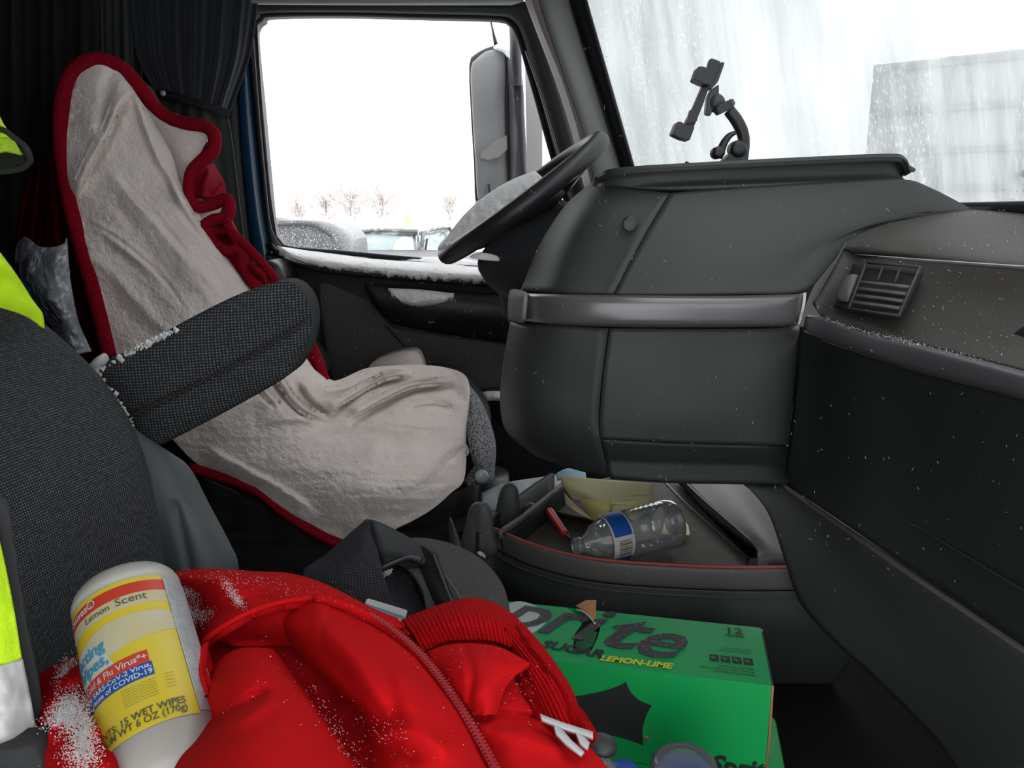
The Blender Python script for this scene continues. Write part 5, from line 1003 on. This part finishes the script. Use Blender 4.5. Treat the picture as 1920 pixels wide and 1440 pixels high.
# ------------------------------------------------------------------ wipes canister
T0, B0 = A(229, 1084, .605), A(331, 1490, .508)
ax = T0-B0; LEN = np.linalg.norm(ax); ax /= LEN
tocam = np.array([0, 0, CAM_Z])-(T0+B0)/2; e1 = tocam-ax*np.dot(tocam, ax); e1 /= np.linalg.norm(e1); e2 = np.cross(ax, e1)
rx = np.array([1.0, 0, 0])
if np.dot(e2, rx) < 0: e2 = -e2
RC = .0385
def cyl(h, a, r): return B0+ax*h+r*(math.cos(a)*e1+math.sin(a)*e2)
def h_at(px, py):
    best = None
    for h in np.linspace(0, LEN*1.2, 600):
        x, y = proj(cyl(h, 0.0, RC)); d = abs((x-px)*.27+(y-py)*.96)
        if best is None or d < best[0]: best = (d, h)
    return best[1]
hT, hB = h_at(224, 1090), h_at(312, 1352)
can = thing('wipes_canister', 'lidless yellow labelled wipes canister lying against the passenger seat', 'canister', B0)
lathe('canister_body', B0, ax, [(.029, 0), (.0345, .0015), (RC-.0008, .007), (RC, .012), (RC, hB-.004), (RC-.0008, hB-.002), (RC-.0008, hT+.003), (RC, hT+.004), (RC, hT+.008), (RC-.0016, hT+.013), (RC-.0045, hT+.017), (RC-.0075, hT+.019), (RC-.009, hT+.017), (RC-.009, hT-.02)], M['canister'], can, 72, e1=e1, caps=False)
lathe('canister_base', B0, ax, [(.001, .004), (.026, .004), (.029, 0)], M['canister'], can, 48, e1=e1, caps=False)
lathe('canister_inside', B0, ax, [(.030, hT-.03), (.001, hT-.03)], M['canister'], can, 24, e1=e1, caps=False)
HL = hT-hB
def patch(name, a0, a1, f0, f1, m, lift=.0003, na=40, nf=2, curve=None):
    vs_ = []
    for j in range(nf+1):
        for i in range(na+1):
            a = a0+(a1-a0)*i/na; f = f0+(f1-f0)*j/nf
            if curve: f = curve(i/na, j/nf)
            vs_.append(cyl(hB+HL*f, a, RC+lift))
    fs = [(j*(na+1)+i, j*(na+1)+i+1, (j+1)*(na+1)+i+1, (j+1)*(na+1)+i) for j in range(nf) for i in range(na)]
    return mk(name, vs_, fs, m, can)
SE = .72                                     # angle of the label's side seam
patch('label_front', -1.9, SE, 0, 1, M['lab_yellow'], .0002, 60)
patch('label_back', SE, 2.6, .02, .985, M['lab_grey'], .0006, 50)
patch('label_seam', SE-.012, SE+.012, .02, .985, M['reflect'], .0010, 2)
patch('label_band', -1.9, SE, .885, .965, M['lab_red'], .0004, 60)
patch('label_band', -1.9, SE, .80, .885, M['lab_pale'], .0004, 60)
patch('label_swirl', -1.9, SE, 0, 1, M['lab_pale'], .0005, 60, 6, lambda u, v: (.47+.12*u)+v*(.10+.11*math.sin(2.6*u+.3)))
patch('label_swirl', -1.9, -.40, 0, 1, M['lab_white'], .0006, 50, 6, lambda u, v: .34+v*(.36*math.sqrt(max(0.0, 1-(abs(u-.45)/.55)**2.2)))+(1-v)*.10*(1-math.sin(3.1*u)))
patch('label_flash', -1.35, .10, .39, .47, M['lab_red'], .0008, 40)
patch('label_flash', -1.35, .13, .30, .39, M['lab_blue'], .0008, 40)
def can_text(name, body, size, a0, f0, m, sx=1.0, shear=0.0, offset=0.0, align='LEFT', lift=.0012):
    v, f = text_data(body, size, shear, offset, align)
    mk(name, [cyl(hB+HL*f0+y, a0+x*sx/RC, RC+lift) for x, y, _ in v], f, m, can, False)
can_text('label_print', 'causes®', .0085, -.55, .905, M['lab_white'], offset=.0002, align='RIGHT')
can_text('label_print', 'Lemon', .0072, -.83, .825, M['ink_dark']); can_text('label_print', 'Scent', .0086, -.22, .825, M['ink_dark'], sx=1.1)
can_text('label_print', 'Disinfecting', .0125, -.55, .595, M['ink_blue'], offset=.0003, align='RIGHT'); can_text('label_print', 'Wipes,', .0125, -.52, .50, M['ink_blue'], offset=.0003, align='RIGHT')
can_text('label_print', 'Kills Cold & Flu Virus*+', .0068, .08, .41, M['ink_white'], sx=.95, offset=.0001, align='RIGHT')
can_text('label_print', 'Kills SARS-CoV-2 Virus,', .0048, .11, .355, M['ink_white'], sx=1.15, offset=.0001, align='RIGHT'); can_text('label_print', 'the cause of COVID-19', .0052, .11, .312, M['ink_white'], sx=1.1, offset=.0001, align='RIGHT')
for i in range(7):
    can_text('label_print', '-----.---..----.-----', .0034, .12, .265-.017*i, M['ink_dark'], sx=1.0, align='RIGHT')
for i in range(5): can_text('label_print', '---.--', .0034, .42, .275-.022*i, M['ink_dark'], align='RIGHT')
can_text('label_print', 'CONTENTS: 15 WET WIPES', .0068, .50, .075, M['ink_dark'], sx=.95, offset=.0001, align='RIGHT'); can_text('label_print', 'PREMIUM WT 6 OZ (170g)', .0068, .50, .028, M['ink_dark'], sx=.92, offset=.0001, align='RIGHT')
for i in range(24): can_text('label_print', '-.--.---', .0042, SE+.10, .93-.037*i, M['lab_white'])

# ------------------------------------------------------------------ cap
capt = thing('baseball_cap', 'black mesh back baseball cap lying on its side beyond the red sweatshirt', 'cap', P(760, 1140, .80))
loft('brim', [[(742, 1012, .84), (790, 1008, .86), (850, 1020, .87), (905, 1050, .85), (942, 1095, .82), (957, 1150, .78), (962, 1200, .75)], [(760, 1050, .80), (800, 1055, .82), (850, 1068, .825), (890, 1095, .81), (920, 1135, .785), (930, 1175, .76), (935, 1215, .735)],
              [(790, 1100, .785), (815, 1110, .79), (845, 1125, .79), (870, 1145, .78), (888, 1170, .77), (895, 1200, .75), (900, 1230, .73)], [(800, 1150, .775), (820, 1158, .775), (840, 1168, .77), (855, 1182, .765), (860, 1200, .755), (862, 1220, .745), (865, 1240, .735)]], 50, 30, M['cap_brim'], capt, thick=.005)
loft('mesh_panel', [[(688, 972, .80), (692, 985, .785), (700, 1005, .78)], [(650, 1005, .785), (680, 1015, .765), (708, 1030, .765)], [(610, 1040, .77), (660, 1050, .75), (715, 1060, .75)], [(568, 1072, .755), (630, 1095, .735), (728, 1110, .735)], [(590, 1105, .74), (660, 1140, .725), (745, 1150, .725)], [(640, 1160, .72), (700, 1180, .715), (760, 1190, .715)]], 40, 50, M['cap_mesh'], capt, thick=.004, noise=(.003, 40))
loft('crown_panel', [[(686, 974, .80), (705, 976, .795), (745, 995, .80), (792, 1022, .82)], [(690, 1000, .782), (715, 1002, .775), (755, 1020, .785), (800, 1050, .805)], [(698, 1035, .775), (720, 1032, .765), (752, 1038, .775), (790, 1060, .795)], [(708, 1052, .775), (725, 1058, .77), (745, 1060, .78), (770, 1068, .795)]], 40, 30, M['cap'], capt, thick=.005, ridges=[([(695, 985), (700, 1020), (708, 1045)], -.006, 4)])
loft('sweatband', [[(765, 1015, .83), (790, 1022, .815), (812, 1040, .80)], [(770, 1050, .82), (795, 1062, .80), (828, 1080, .785)], [(775, 1090, .81), (808, 1105, .785), (845, 1120, .775)], [(790, 1140, .80), (830, 1150, .775), (866, 1160, .765)]], 24, 30, M['black'], capt, thick=.006)
loft('crown_inside', [[(700, 1050, .80), (740, 1060, .815), (800, 1060, .83)], [(715, 1110, .775), (760, 1110, .80), (820, 1120, .81)], [(740, 1170, .76), (790, 1170, .78), (840, 1180, .79)]], 30, 24, M['cap_mesh'], capt, thick=.004)
tube('strap', [(702, 1072, .765), (716, 1066, .765), (742, 1054, .77), (768, 1046, .78), (790, 1052, .785)], [.004, .0035, .003, .0035, .005], M['black'], capt, 8, n=20, squash=(1, .5))
pts = [P(728+rng.normal(0, 13), 1076+rng.normal(0, 3), .762) for _ in range(0)]
for _ in range(160):
    a = rng.random(); pts.append(P(706+28*a+rng.normal(0, 1.6), 1087-18*a+rng.normal(0, 1.6), .768))
o = specks('snow_crumbs', pts, rng.uniform(.0008, .0016, len(pts)), M['snow'], capt)
tube('brim_stitch', [(790, 1040, .808), (830, 1075, .80), (862, 1120, .79), (880, 1165, .775)], .0012, M['console_lt'], capt, 6, n=20)
pk = thing('paper_packet', 'small white paper packet with a blue stripe between the cap and the red sweatshirt', 'packet', P(722, 1160, .70))
a_, b_, c_, d_ = P(688, 1121, .715), P(764, 1144, .705), P(755, 1170, .695), P(680, 1141, .705)
prism('packet_body', [a_, b_, c_, d_], .006, M['lab_white'], pk, face=(0, -.8, .6), bevel=.001)
mixp = lambda u, v: (a_*(1-u)+b_*u)*(1-v)+(d_*(1-u)+c_*u)*v+np.array([0, -.0012, .0010])
prism('packet_stripe', [mixp(.01, .50), mixp(.99, .50), mixp(.99, .62), mixp(.01, .62)], .0006, M['ink_blue'], pk, face=(0, -.8, .6))

# ------------------------------------------------------------------ soda cartons on the floor
def carton(BR, e1_, L_, D_, H_, label, deep):
    e2_ = np.array([e1_[1], -e1_[0], 0.0]); TL = BR-e1_*L_
    t = thing('soda_carton', label, 'carton', [*(TL+e1_*L_/2+e2_*D_/2)[:2], BR[2]-H_], 'green soda cartons on the cab floor')
    return t, TL, e2_
zt = .264
BRc = Z(1426, 1177, zt); e1c = BRc-Z(955, 1128, zt); e1c /= np.linalg.norm(e1c)
LC, DC, HC = .405, .132, .128
t, TLc, e2c = carton(BRc, e1c, LC, DC, HC, 'upper green soda carton with a torn top and dark lettering', True)
UZ = np.array([0, 0, 1.0])
def top(s, d, l=.0006): return TLc+e1c*s+e2c*d+UZ*l
def front(s, d, l=.0006): return TLc+e1c*s+e2c*(DC+l)-UZ*d
# top panel with the torn opening cut out of it
hole = [(.150, .004), (.168, .022), (.172, .040), (.166, .066), (.168, .100), (.180, .112), (.192, .100), (.196, .070), (.197, .045), (.190, .030), (.186, .002)]
bm = bmesh.new()
outer_l = [(0, 0), (.145, 0), (.188, 0), (LC, 0), (LC, DC), (0, DC)]
poly = [(0, 0), (.146, 0)]+hole+[(.188, 0), (LC, 0), (LC, DC), (0, DC)]
vsb = [bm.verts.new(top(s, d, 0)) for s, d in poly]; fc = bm.faces.new(vsb); bmesh.ops.triangulate(bm, faces=[fc])
me_v = [np.array(v.co[:]) for v in bm.verts]; bm.verts.index_update(); me_f = [tuple(v.index for v in f_.verts) for f_ in bm.faces]; bm.free()
mk('top_panel', me_v, me_f, M['green_top'], t, False)
c8 = lambda s, d, h: TLc+e1c*s+e2c*d-UZ*h
mk('carton_sides', [c8(0, DC, 0), c8(LC, DC, 0), c8(LC, DC, HC), c8(0, DC, HC), c8(LC, 0, 0), c8(LC, 0, HC), c8(0, 0, 0), c8(0, 0, HC)], [(0, 1, 2, 3), (6, 4, 5, 7), (0, 6, 7, 3), (3, 2, 5, 7)], M['green'], t, False)
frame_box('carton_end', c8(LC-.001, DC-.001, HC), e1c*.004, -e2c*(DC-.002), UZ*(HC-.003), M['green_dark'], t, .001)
tube('carton_edge', [c8(LC+.001, DC, .0), c8(LC+.002, DC, HC*.5), c8(LC+.001, DC, HC)], .0016, M['kraft'], t, 6)
tube('carton_edge', [c8(LC+.001, 0.004, .0), c8(LC+.002, .004, HC*.5), c8(LC+.001, .004, HC)], .0016, M['kraft'], t, 6)
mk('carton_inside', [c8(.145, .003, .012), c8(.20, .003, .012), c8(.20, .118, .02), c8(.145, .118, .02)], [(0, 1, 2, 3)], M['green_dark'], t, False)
pad('torn_flap', [top(.158, .000, .004), top(.172, .000, .014), top(.187, .000, .016), top(.188, .014, .010), top(.190, .030, .004), top(.184, .030, .002), top(.176, .018, .006)], .001, .0015, M['kraft'], t, smooth_outline=False, face=(0, -.7, .7))
tube('torn_rim', [top(.160, .008, .003), top(.172, .018, .006), top(.183, .030, .004), top(.190, .040, .002)], .0012, M['lab_white'], t, 6, n=14)
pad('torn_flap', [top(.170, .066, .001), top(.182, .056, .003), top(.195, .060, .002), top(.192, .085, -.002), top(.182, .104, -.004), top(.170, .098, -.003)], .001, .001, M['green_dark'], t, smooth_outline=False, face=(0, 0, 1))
pad('frost_patch', [top(.070, .000, .0003), (top(.095, .0, .0003)), top(.118, .020, .0003), top(.124, .045, .0003), top(.112, .075, .0003), top(.09, .10, .0003), top(.07, .09, .0003), top(.060, .04, .0003)], .0008, .0004, M['frost'], t, n=40, face=(0, 0, 1))
def box_text(fn, name, body, size, s, d, m, sx=1.0, shear=.28, offset=0.0, rot=0.0, lift=.0012, align='LEFT'):
    v, f = text_data(body, size, shear, offset, align); c_, s_ = math.cos(rot), math.sin(rot)
    mk(name, [fn(s+(x*sx*c_+y*s_), d-(-x*sx*s_+y*c_), lift) for x, y, _ in v], f, m, t, False)
for ch, s, d, sx in (('p', .056, .064, .95), ('r', .112, .071, .95), ('i', .158, .078, .95), ('t', .190, .085, 1.15), ('e', .234, .096, 1.0)):
    box_text(top, 'logo_letter', ch, .125, s, d, M['ink_grey'], sx, .42, .0022, .08)
box_text(top, 'top_print', 'ZERO SUGAR', .0245, .056, .1005, M['ink_black'], 1.02, .25, .0009, .11, lift=.0016)
box_text(top, 'top_print', 'LEMON-LIME', .0165, .2035, .1225, M['ink_yellow'], .92, .28, .0006, 0)
box_text(top, 'top_print', '12', .021, .358, .024, M['ink_black'], 1.1, 0, .0005); box_text(top, 'top_print', 'CANS', .008, .358, .033, M['ink_black'], 1.15, 0, .0002)
for i, (w_, dd, sz) in enumerate((('12 FL OZ CANS', .0045, .064), ('144 FL OZ TOTAL', .0045, .070), ('NATURAL FLAVORS', .0042, .106), ('WITH OTHER NATURAL FLAVORS', .0038, .112), ('CONTAINS NO CAFFEINE', .0038, .118))):
    box_text(top, 'top_print', w_, dd, .388, sz, M['ink_black'], 1.1, 0, .0001, align='RIGHT')
for k in range(4):
    prism('info_box', [top(.336+.0135*k, .080, .0008), top(.3475+.0135*k, .080, .0008), top(.3475+.0135*k, .094, .0008), top(.336+.0135*k, .094, .0008)], .0004, M['ink_black'], t, face=(0, 0, 1))
    box_text(top, 'top_print', '0g', .0065, .338+.0135*k, .089, M['green_top'], .8, 0, .0001, lift=.0014)
# four pointed dark star on the front
def starp(px, py):                   # a pixel on the front panel's own plane -> (s, d)
    o_ = front(0, 0, 0); d_ = ray(px, py); c_ = np.array([0, 0, CAM_Z]); k_ = np.dot(o_-c_, e2c)/np.dot(d_, e2c); q = c_+d_*k_-o_
    return np.dot(q, e1c), -q[2]
tips = [starp(1174, 1278), starp(1222, 1322), starp(1207, 1397), starp(1100, 1370), starp(1020, 1310)]
ins = [starp(1183, 1312), starp(1198, 1360), starp(1160, 1378), starp(1050, 1350), starp(1135, 1304)]
st = []
for i in range(5):
    p0, m_, p1 = map(np.array, (tips[i], ins[i], tips[(i+1) % 5]))
    for u in np.linspace(0, 1, 9)[:-1]: st.append((1-u)**2*p0+2*u*(1-u)*m_+u*u*p1)
prism('star_print', [front(s, d, .0008) for s, d in st], .0004, M['ink_black'], t, face=tuple(e2c))
s_, d_ = starp(1328, 1440)
box_text(lambda s, d, l: front(s, d, l), 'front_print', 'Sprite', .034, s_, d_+.004, M['ink_black'], .95, .3, .0012)
s_, d_ = starp(1212, 1383)
lathe('round_seal', front(s_, d_, .0006), e2c, [(.0005, .0005), (.003, .0005), (.003, 0)], M['kraft'], t, 16, caps=False)
z2 = zt-HC-.001
BR2 = Z(1453, 1345, z2)
t2, TL2, e2_2 = carton(BR2, e1c, LC, DC, HC, 'lower green soda carton jutting out to the right under the torn one', False)
frame_box('carton_body', TL2-UZ*HC*.98, e1c*LC, e2_2*DC, UZ*HC*.98, M['green'], t2, .002)
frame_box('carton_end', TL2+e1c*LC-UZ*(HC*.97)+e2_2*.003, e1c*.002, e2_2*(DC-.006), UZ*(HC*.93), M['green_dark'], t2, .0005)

# ------------------------------------------------------------------ bottles
def bottle(name, label, base, axis, length, r, cap_m, group=None, waist=0.0):
    t = thing(name, label, 'bottle', base, group)
    axis = np.asarray(axis, float)/np.linalg.norm(axis)
    pr = [(r*.3, .006), (r*.75, .0), (r*.95, .006), (r, .014)]
    n = 9
    for i in range(n):
        h = .022+(length*.60-.022)*i/n; pr += [(r*(1-waist), h), (r*.94*(1-waist), h+length*.025)]
    pr += [(r, length*.62), (r*.95, length*.70), (r*.7, length*.82), (r*.38, length*.90), (.0125, length*.93), (.0125, length*.955)]
    lathe('bottle_shell', base, axis, pr, M['pet'], t, 40)
    lathe('bottle_cap', base, axis, [(.004, length*.955), (.0145, length*.955), (.0148, length), (.012, length+.003), (.002, length+.003)], cap_m, t, 24)
    return t, axis
capblue = material('blue_cap', (.02, .06, .30), .4); capclear = M['mirror_light']
bb, bt = Z(1266, 978, .285), Z(1092, 1022, .278)
t, axb = bottle('water_bottle', 'crushed clear water bottle with a blue and white label, lying in the console tray', bb, bt-bb, np.linalg.norm(bt-bb)+.012, .040, M['pet'])
e1b = np.array([0, 0, CAM_Z])-bb; e1b = e1b-axb*np.dot(e1b, axb); e1b /= np.linalg.norm(e1b); e2b = np.cross(axb, e1b)
if e2b[2] < 0: e2b = -e2b
LB = np.linalg.norm(bt-bb)+.012
def bpatch(name, a0, a1, h0, h1, m, lift=.001):
    vs_ = [bb+axb*(LB*h0+(h1-h0)*LB*j)+(.040+lift)*(math.cos(a0+(a1-a0)*i/20)*e1b+math.sin(a0+(a1-a0)*i/20)*e2b) for j in (0, 1) for i in range(21)]
    return mk(name, vs_, [(i, i+1, 22+i, 21+i) for i in range(20)], m, t)
bpatch('bottle_label', -2.6, 1.35, .56, .76, M['lab_white'])
bpatch('label_panel', -.05, 1.2, .575, .745, M['lab_blue'], .0016)
bpatch('label_panel', -1.6, -.95, .575, .75, M['lab_blue'], .0016)
for k in range(9):
    bpatch('barcode_bar', -.85+.075*k, -.85+.075*k+(.03 if k % 3 else .05), .59, .71, M['ink_dark'], .0017)
for k, (px, py, z_, lab, w_) in enumerate(((1172, 1488, .20, 'blue capped bottle at the bottom edge in front of the green carton', capblue), (1288, 1482, .22, 'upturned clear bottle base with blue inside, at the bottom edge right of the blue cap', M['lab_blue']), (1126, 1405, .30, 'clear frosty bottle neck beside the right hem of the red sweatshirt', capclear))):
    q = Z(px, py, z_)
    if k == 2: bottle('water_bottle', lab, q-np.array([.012, -.01, .125]), (.12, .0, 1), .125, .022, M['mirror_dark'])
    elif k == 0: bottle('water_bottle', lab, np.array([q[0], q[1]+.02, 0.005]), (0, -.05, 1), z_+.018, .030, w_)
    else:
        tb, _ = bottle('water_bottle', lab, np.array([q[0], q[1]+.02, z_+.022]), (.05, -.03, -1), z_+.01, .036, w_)
        lathe('bottle_label', np.array([q[0], q[1]+.02, z_+.022]), (.05, -.03, -1), [(.027, .012), (.0315, .02), (.0325, .03), (.0325, .10)], M['lab_blue'], tb, 30)

# ------------------------------------------------------------------ papers and pen in the tray
y1 = thing('yellow_papers', 'folded yellow paper sheets stuffed in the console tray behind the bottle', 'paper', Z(1140, 950, .25))
loft('paper_sheet', [H((1048, 892, .30), (1110, 897, .315), (1225, 907, .325)), H((1056, 912, .285), (1120, 925, .315), (1225, 925, .32)), H((1070, 935, .27), (1140, 945, .31), (1225, 938, .315))], 20, 20, M['yellow_paper_b'], y1, thick=.0015, noise=(.004, 40))
loft('paper_sheet', [H((1078, 905, .29), (1115, 915, .31), (1150, 930, .315)), H((1085, 935, .28), (1110, 945, .30), (1140, 960, .31)), H((1108, 972, .262), (1112, 976, .27), (1120, 978, .28))], 16, 16, M['yellow_paper'], y1, thick=.0015)
loft('paper_sheet', [H((1098, 932, .30), (1160, 930, .318), (1225, 928, .322)), H((1108, 952, .29), (1160, 950, .305), (1215, 950, .312)), H((1114, 976, .268), (1160, 970, .285), (1190, 975, .29))], 18, 16, M['yellow_paper_b'], y1, thick=.0015, noise=(.003, 30))
loft('paper_sheet', [H((1058, 925, .275), (1066, 935, .278), (1080, 950, .275)), H((1060, 945, .262), (1080, 960, .265), (1112, 976, .262))], 10, 8, M['yellow_paper_b'], y1, thick=.0015)
p2 = loft('yellow_paper', [H((1255, 955, .250), (1275, 962, .250), (1290, 985, .250)), H((1245, 980, .247), (1268, 992, .247), (1293, 1000, .247)), H((1240, 1000, .247), (1262, 1003, .247), (1290, 1002, .247))], 12, 10, M['yellow_paper_b'], thick=.0015)
tag(p2, 'yellow paper corner sticking out right of the bottle base', 'paper')
wp = thing('wet_papers', 'crumpled wet white papers on the floor behind the cup holder', 'paper', P(985, 930, 1.62))
loft('paper_sheet', [[(900, 925, 1.60), (950, 905, 1.62), (1010, 895, 1.64), (1075, 885, 1.66)], [(905, 945, 1.55), (960, 930, 1.57), (1020, 915, 1.6), (1075, 905, 1.62)], [(915, 985, 1.50), (970, 965, 1.52), (1030, 945, 1.55), (1070, 930, 1.58)], [(925, 1010, 1.48), (980, 1000, 1.50), (1030, 980, 1.52), (1060, 960, 1.55)]], 40, 30, M['paper_grey'], wp, thick=.002, noise=(.012, 30))
loft('paper_sheet', [[(1042, 888, 1.55), (1065, 878, 1.56), (1098, 886, 1.58)], [(1045, 900, 1.52), (1070, 895, 1.53), (1100, 900, 1.55)]], 12, 8, material('pale_blue_paper', (.22, .36, .45), .8), wp, thick=.002)
mkp = thing('red_pen', 'red pen lying in the console tray left of the bottle', 'pen', Z(1045, 990, .25))
q0, q1, q2 = Z(1028, 956, .262), Z(1062, 1004, .250), Z(1076, 1016, .247)
tube('pen_barrel', [q0, q0*.98+q1*.02, q0*.9+q1*.1, q0*.5+q1*.5, q1], [.005, .0075, .008, .0075, .0065], M['red_marker'], mkp, 12, n=16)
tube('pen_tip', [q1, q2], [.005, .003], M['mirror_dark'], mkp, 10)
tag(pad('snow_lump', [P(894, 1037, 1.19), P(901, 1035, 1.19), P(908, 1040, 1.19), P(911, 1047, 1.19), P(904, 1044, 1.19)], .001, .003, M['snow'], n=16), 'tiny snow lump beside the cap brim and console corner', 'snow')

# ------------------------------------------------------------------ snow indoors
def snow_loft(name, lab, rows, nu, nv, thick=.02, noise=(.012, 14), mat='snow'):
    return tag(loft(name, rows, nu, nv, M[mat], thick=thick, noise=noise), lab, 'snow', kind='stuff')
snow_loft('sill_snow', 'long drift of snow along the driver door sill', [[(512, 459, 2.10), (560, 465, 2.12), (700, 482, 2.12), (840, 490, 2.12), (975, 506, 2.12)], [(522, 462, 2.05), (568, 471, 2.06), (690, 486, 2.05), (830, 495, 2.05), (973, 509, 2.05)], [(536, 470, 1.99), (580, 483, 1.99), (690, 497, 1.985), (830, 509, 1.985), (972, 519, 1.985)], [(545, 482, 1.985), (590, 496, 1.98), (690, 506, 1.975), (830, 518, 1.975), (972, 525, 1.975)]], 200, 30, noise=(.007, 22, 10))
snow_loft('sill_snow', 'lumpy snow ridge on the far edge of the door sill, right half', [[(745, 486, 2.10), (800, 482, 2.10), (860, 484, 2.10), (920, 496, 2.10), (968, 504, 2.10)], [(745, 496, 2.07), (800, 493, 2.06), (860, 497, 2.06), (920, 506, 2.06), (970, 512, 2.06)], [(750, 503, 2.05), (800, 503, 2.04), (860, 506, 2.04), (920, 514, 2.04), (972, 520, 2.04)]], 120, 16, noise=(.010, 14), mat='snow_dull')
snow_loft('cup_snow', 'snow filling the pull cup of the driver door', [[(728, 540, 1.99), (790, 543, 1.985), (852, 550, 1.985)], [(738, 552, 1.975), (790, 556, 1.965), (846, 558, 1.97)], [(752, 566, 1.975), (790, 568, 1.965), (832, 566, 1.975)], [(770, 573, 1.985), (790, 575, 1.98), (812, 573, 1.985)]], 60, 24, noise=(.008, 14), mat='snow_dull')
snow_loft('pocket_snow', 'thin line of snow on the lower door pocket behind the dashboard', [[(888, 738, 2.02), (920, 733, 2.01), (962, 735, 2.01)], [(890, 743, 2.0), (920, 738, 1.99), (962, 740, 1.99)]], 30, 6, noise=(.004, 8))
pts, st_ = [], []
for k in range(420):
    u = rng.random()
    px, py = (rng.uniform(560, 1010), rng.uniform(420, 780)) if u < .35 else (rng.uniform(980, 1920), rng.uniform(330, 1150)) if u < .9 else (rng.uniform(940, 1180), rng.uniform(60, 400))
    Y = rng.uniform(.5, .95) if px > 1000 else rng.uniform(.9, 1.6)
    if px > 1520: Y = rng.uniform(.4, .58)
    p = P(px, py, Y); pts.append(p); a = rng.normal(1.9, .5) if rng.random() < .75 else rng.uniform(0, 3.1)
    st_.append(np.array([math.cos(a), rng.normal(0, .2), math.sin(a)])*rng.uniform(3, 11))
tag(specks('falling_snow', pts, rng.uniform(.00012, .00030, len(pts))*np.array([p[1]/.8 for p in pts]), material('drifting_snow_flakes', (.20, .205, .215), .9), stretch=st_), 'fine snow flakes drifting through the cab', 'snow', kind='stuff')

# ------------------------------------------------------------------ sub-parts: small pieces go under the part that carries them
NEST = {'wipes_canister': {'label_print': 'label_front', 'label_band': 'label_front', 'label_swirl': 'label_front', 'label_flash': 'label_front', 'label_seam': 'label_back'},
        'soda_carton': {'logo_letter': 'top_panel', 'top_print': 'top_panel', 'info_box': 'top_panel', 'frost_patch': 'top_panel', 'torn_rim': 'torn_flap', 'star_print': 'carton_sides', 'front_print': 'carton_sides', 'round_seal': 'carton_sides'},
        'side_mirror': {'torn_film': 'mirror_film', 'film_crease': 'mirror_film'}, 'phone_holder': {'knob_cap': 'clamp_knob', 'rail_edge': 'clamp_rail', 'lever_hinge': 'lock_lever', 'arm_rib': 'bent_arm'},
        'red_sweatshirt': {'zip_teeth': 'zip_tape', 'hood_seam': 'hood_flap'}, 'window_curtain': {'snap_button': 'tie_strap'}, 'water_bottle': {'label_panel': 'bottle_label', 'barcode_bar': 'bottle_label'},
        'paper_packet': {'packet_stripe': 'packet_body'}, 'passenger_seat': {'armrest_seam': 'armrest', 'armrest_top': 'armrest', 'armrest_frost': 'armrest', 'frost_flap': 'armrest'},
        'steering_wheel': {'hub_snow': 'hub', 'rim_snow': 'rim'}, 'pickup_truck': {'windshield_snow': 'windshield'}, 'plastic_bag': {'bag_print': 'bag_film'}, 'baseball_cap': {'brim_stitch': 'brim'},
        'center_console': {'rail_groove': 'tray_rail', 'red_edge': 'rim_band', 'tray_groove': 'tray_floor'}}
PART_LABELS = {'reflective_stripe': 'silver reflective stripe', 'torn_flap': 'torn brown cardboard flap', 'seat_cushion_front': 'frosted cushion front', 'rib_hem': 'ribbed red hem', 'red_hem': 'red hem', 'star_print': 'black star print', 'bottle_label': 'blue and white label', 'torn_film': 'torn pale film', 'trim_strip': 'silver grey trim strip', 'cushion_front': 'frost speckled cushion front', 'mesh_panel': 'black mesh panel', 'hub_snow': 'snow on the hub', 'red_edge': 'red lining edge'}
stem = lambda o: o.name.split('.')[0]
for root in [o for o in bpy.data.objects if o.parent is None and stem(o) in NEST]:
    kids = list(root.children); first = {}
    for k in kids: first.setdefault(stem(k), k)
    for k in kids:
        host = first.get(NEST[stem(root)].get(stem(k)))
        if host is not None and host is not k: k.parent = host
for o in bpy.data.objects:
    if o.parent is not None and stem(o) in PART_LABELS and 'label' not in o: o['label'] = PART_LABELS[stem(o)]
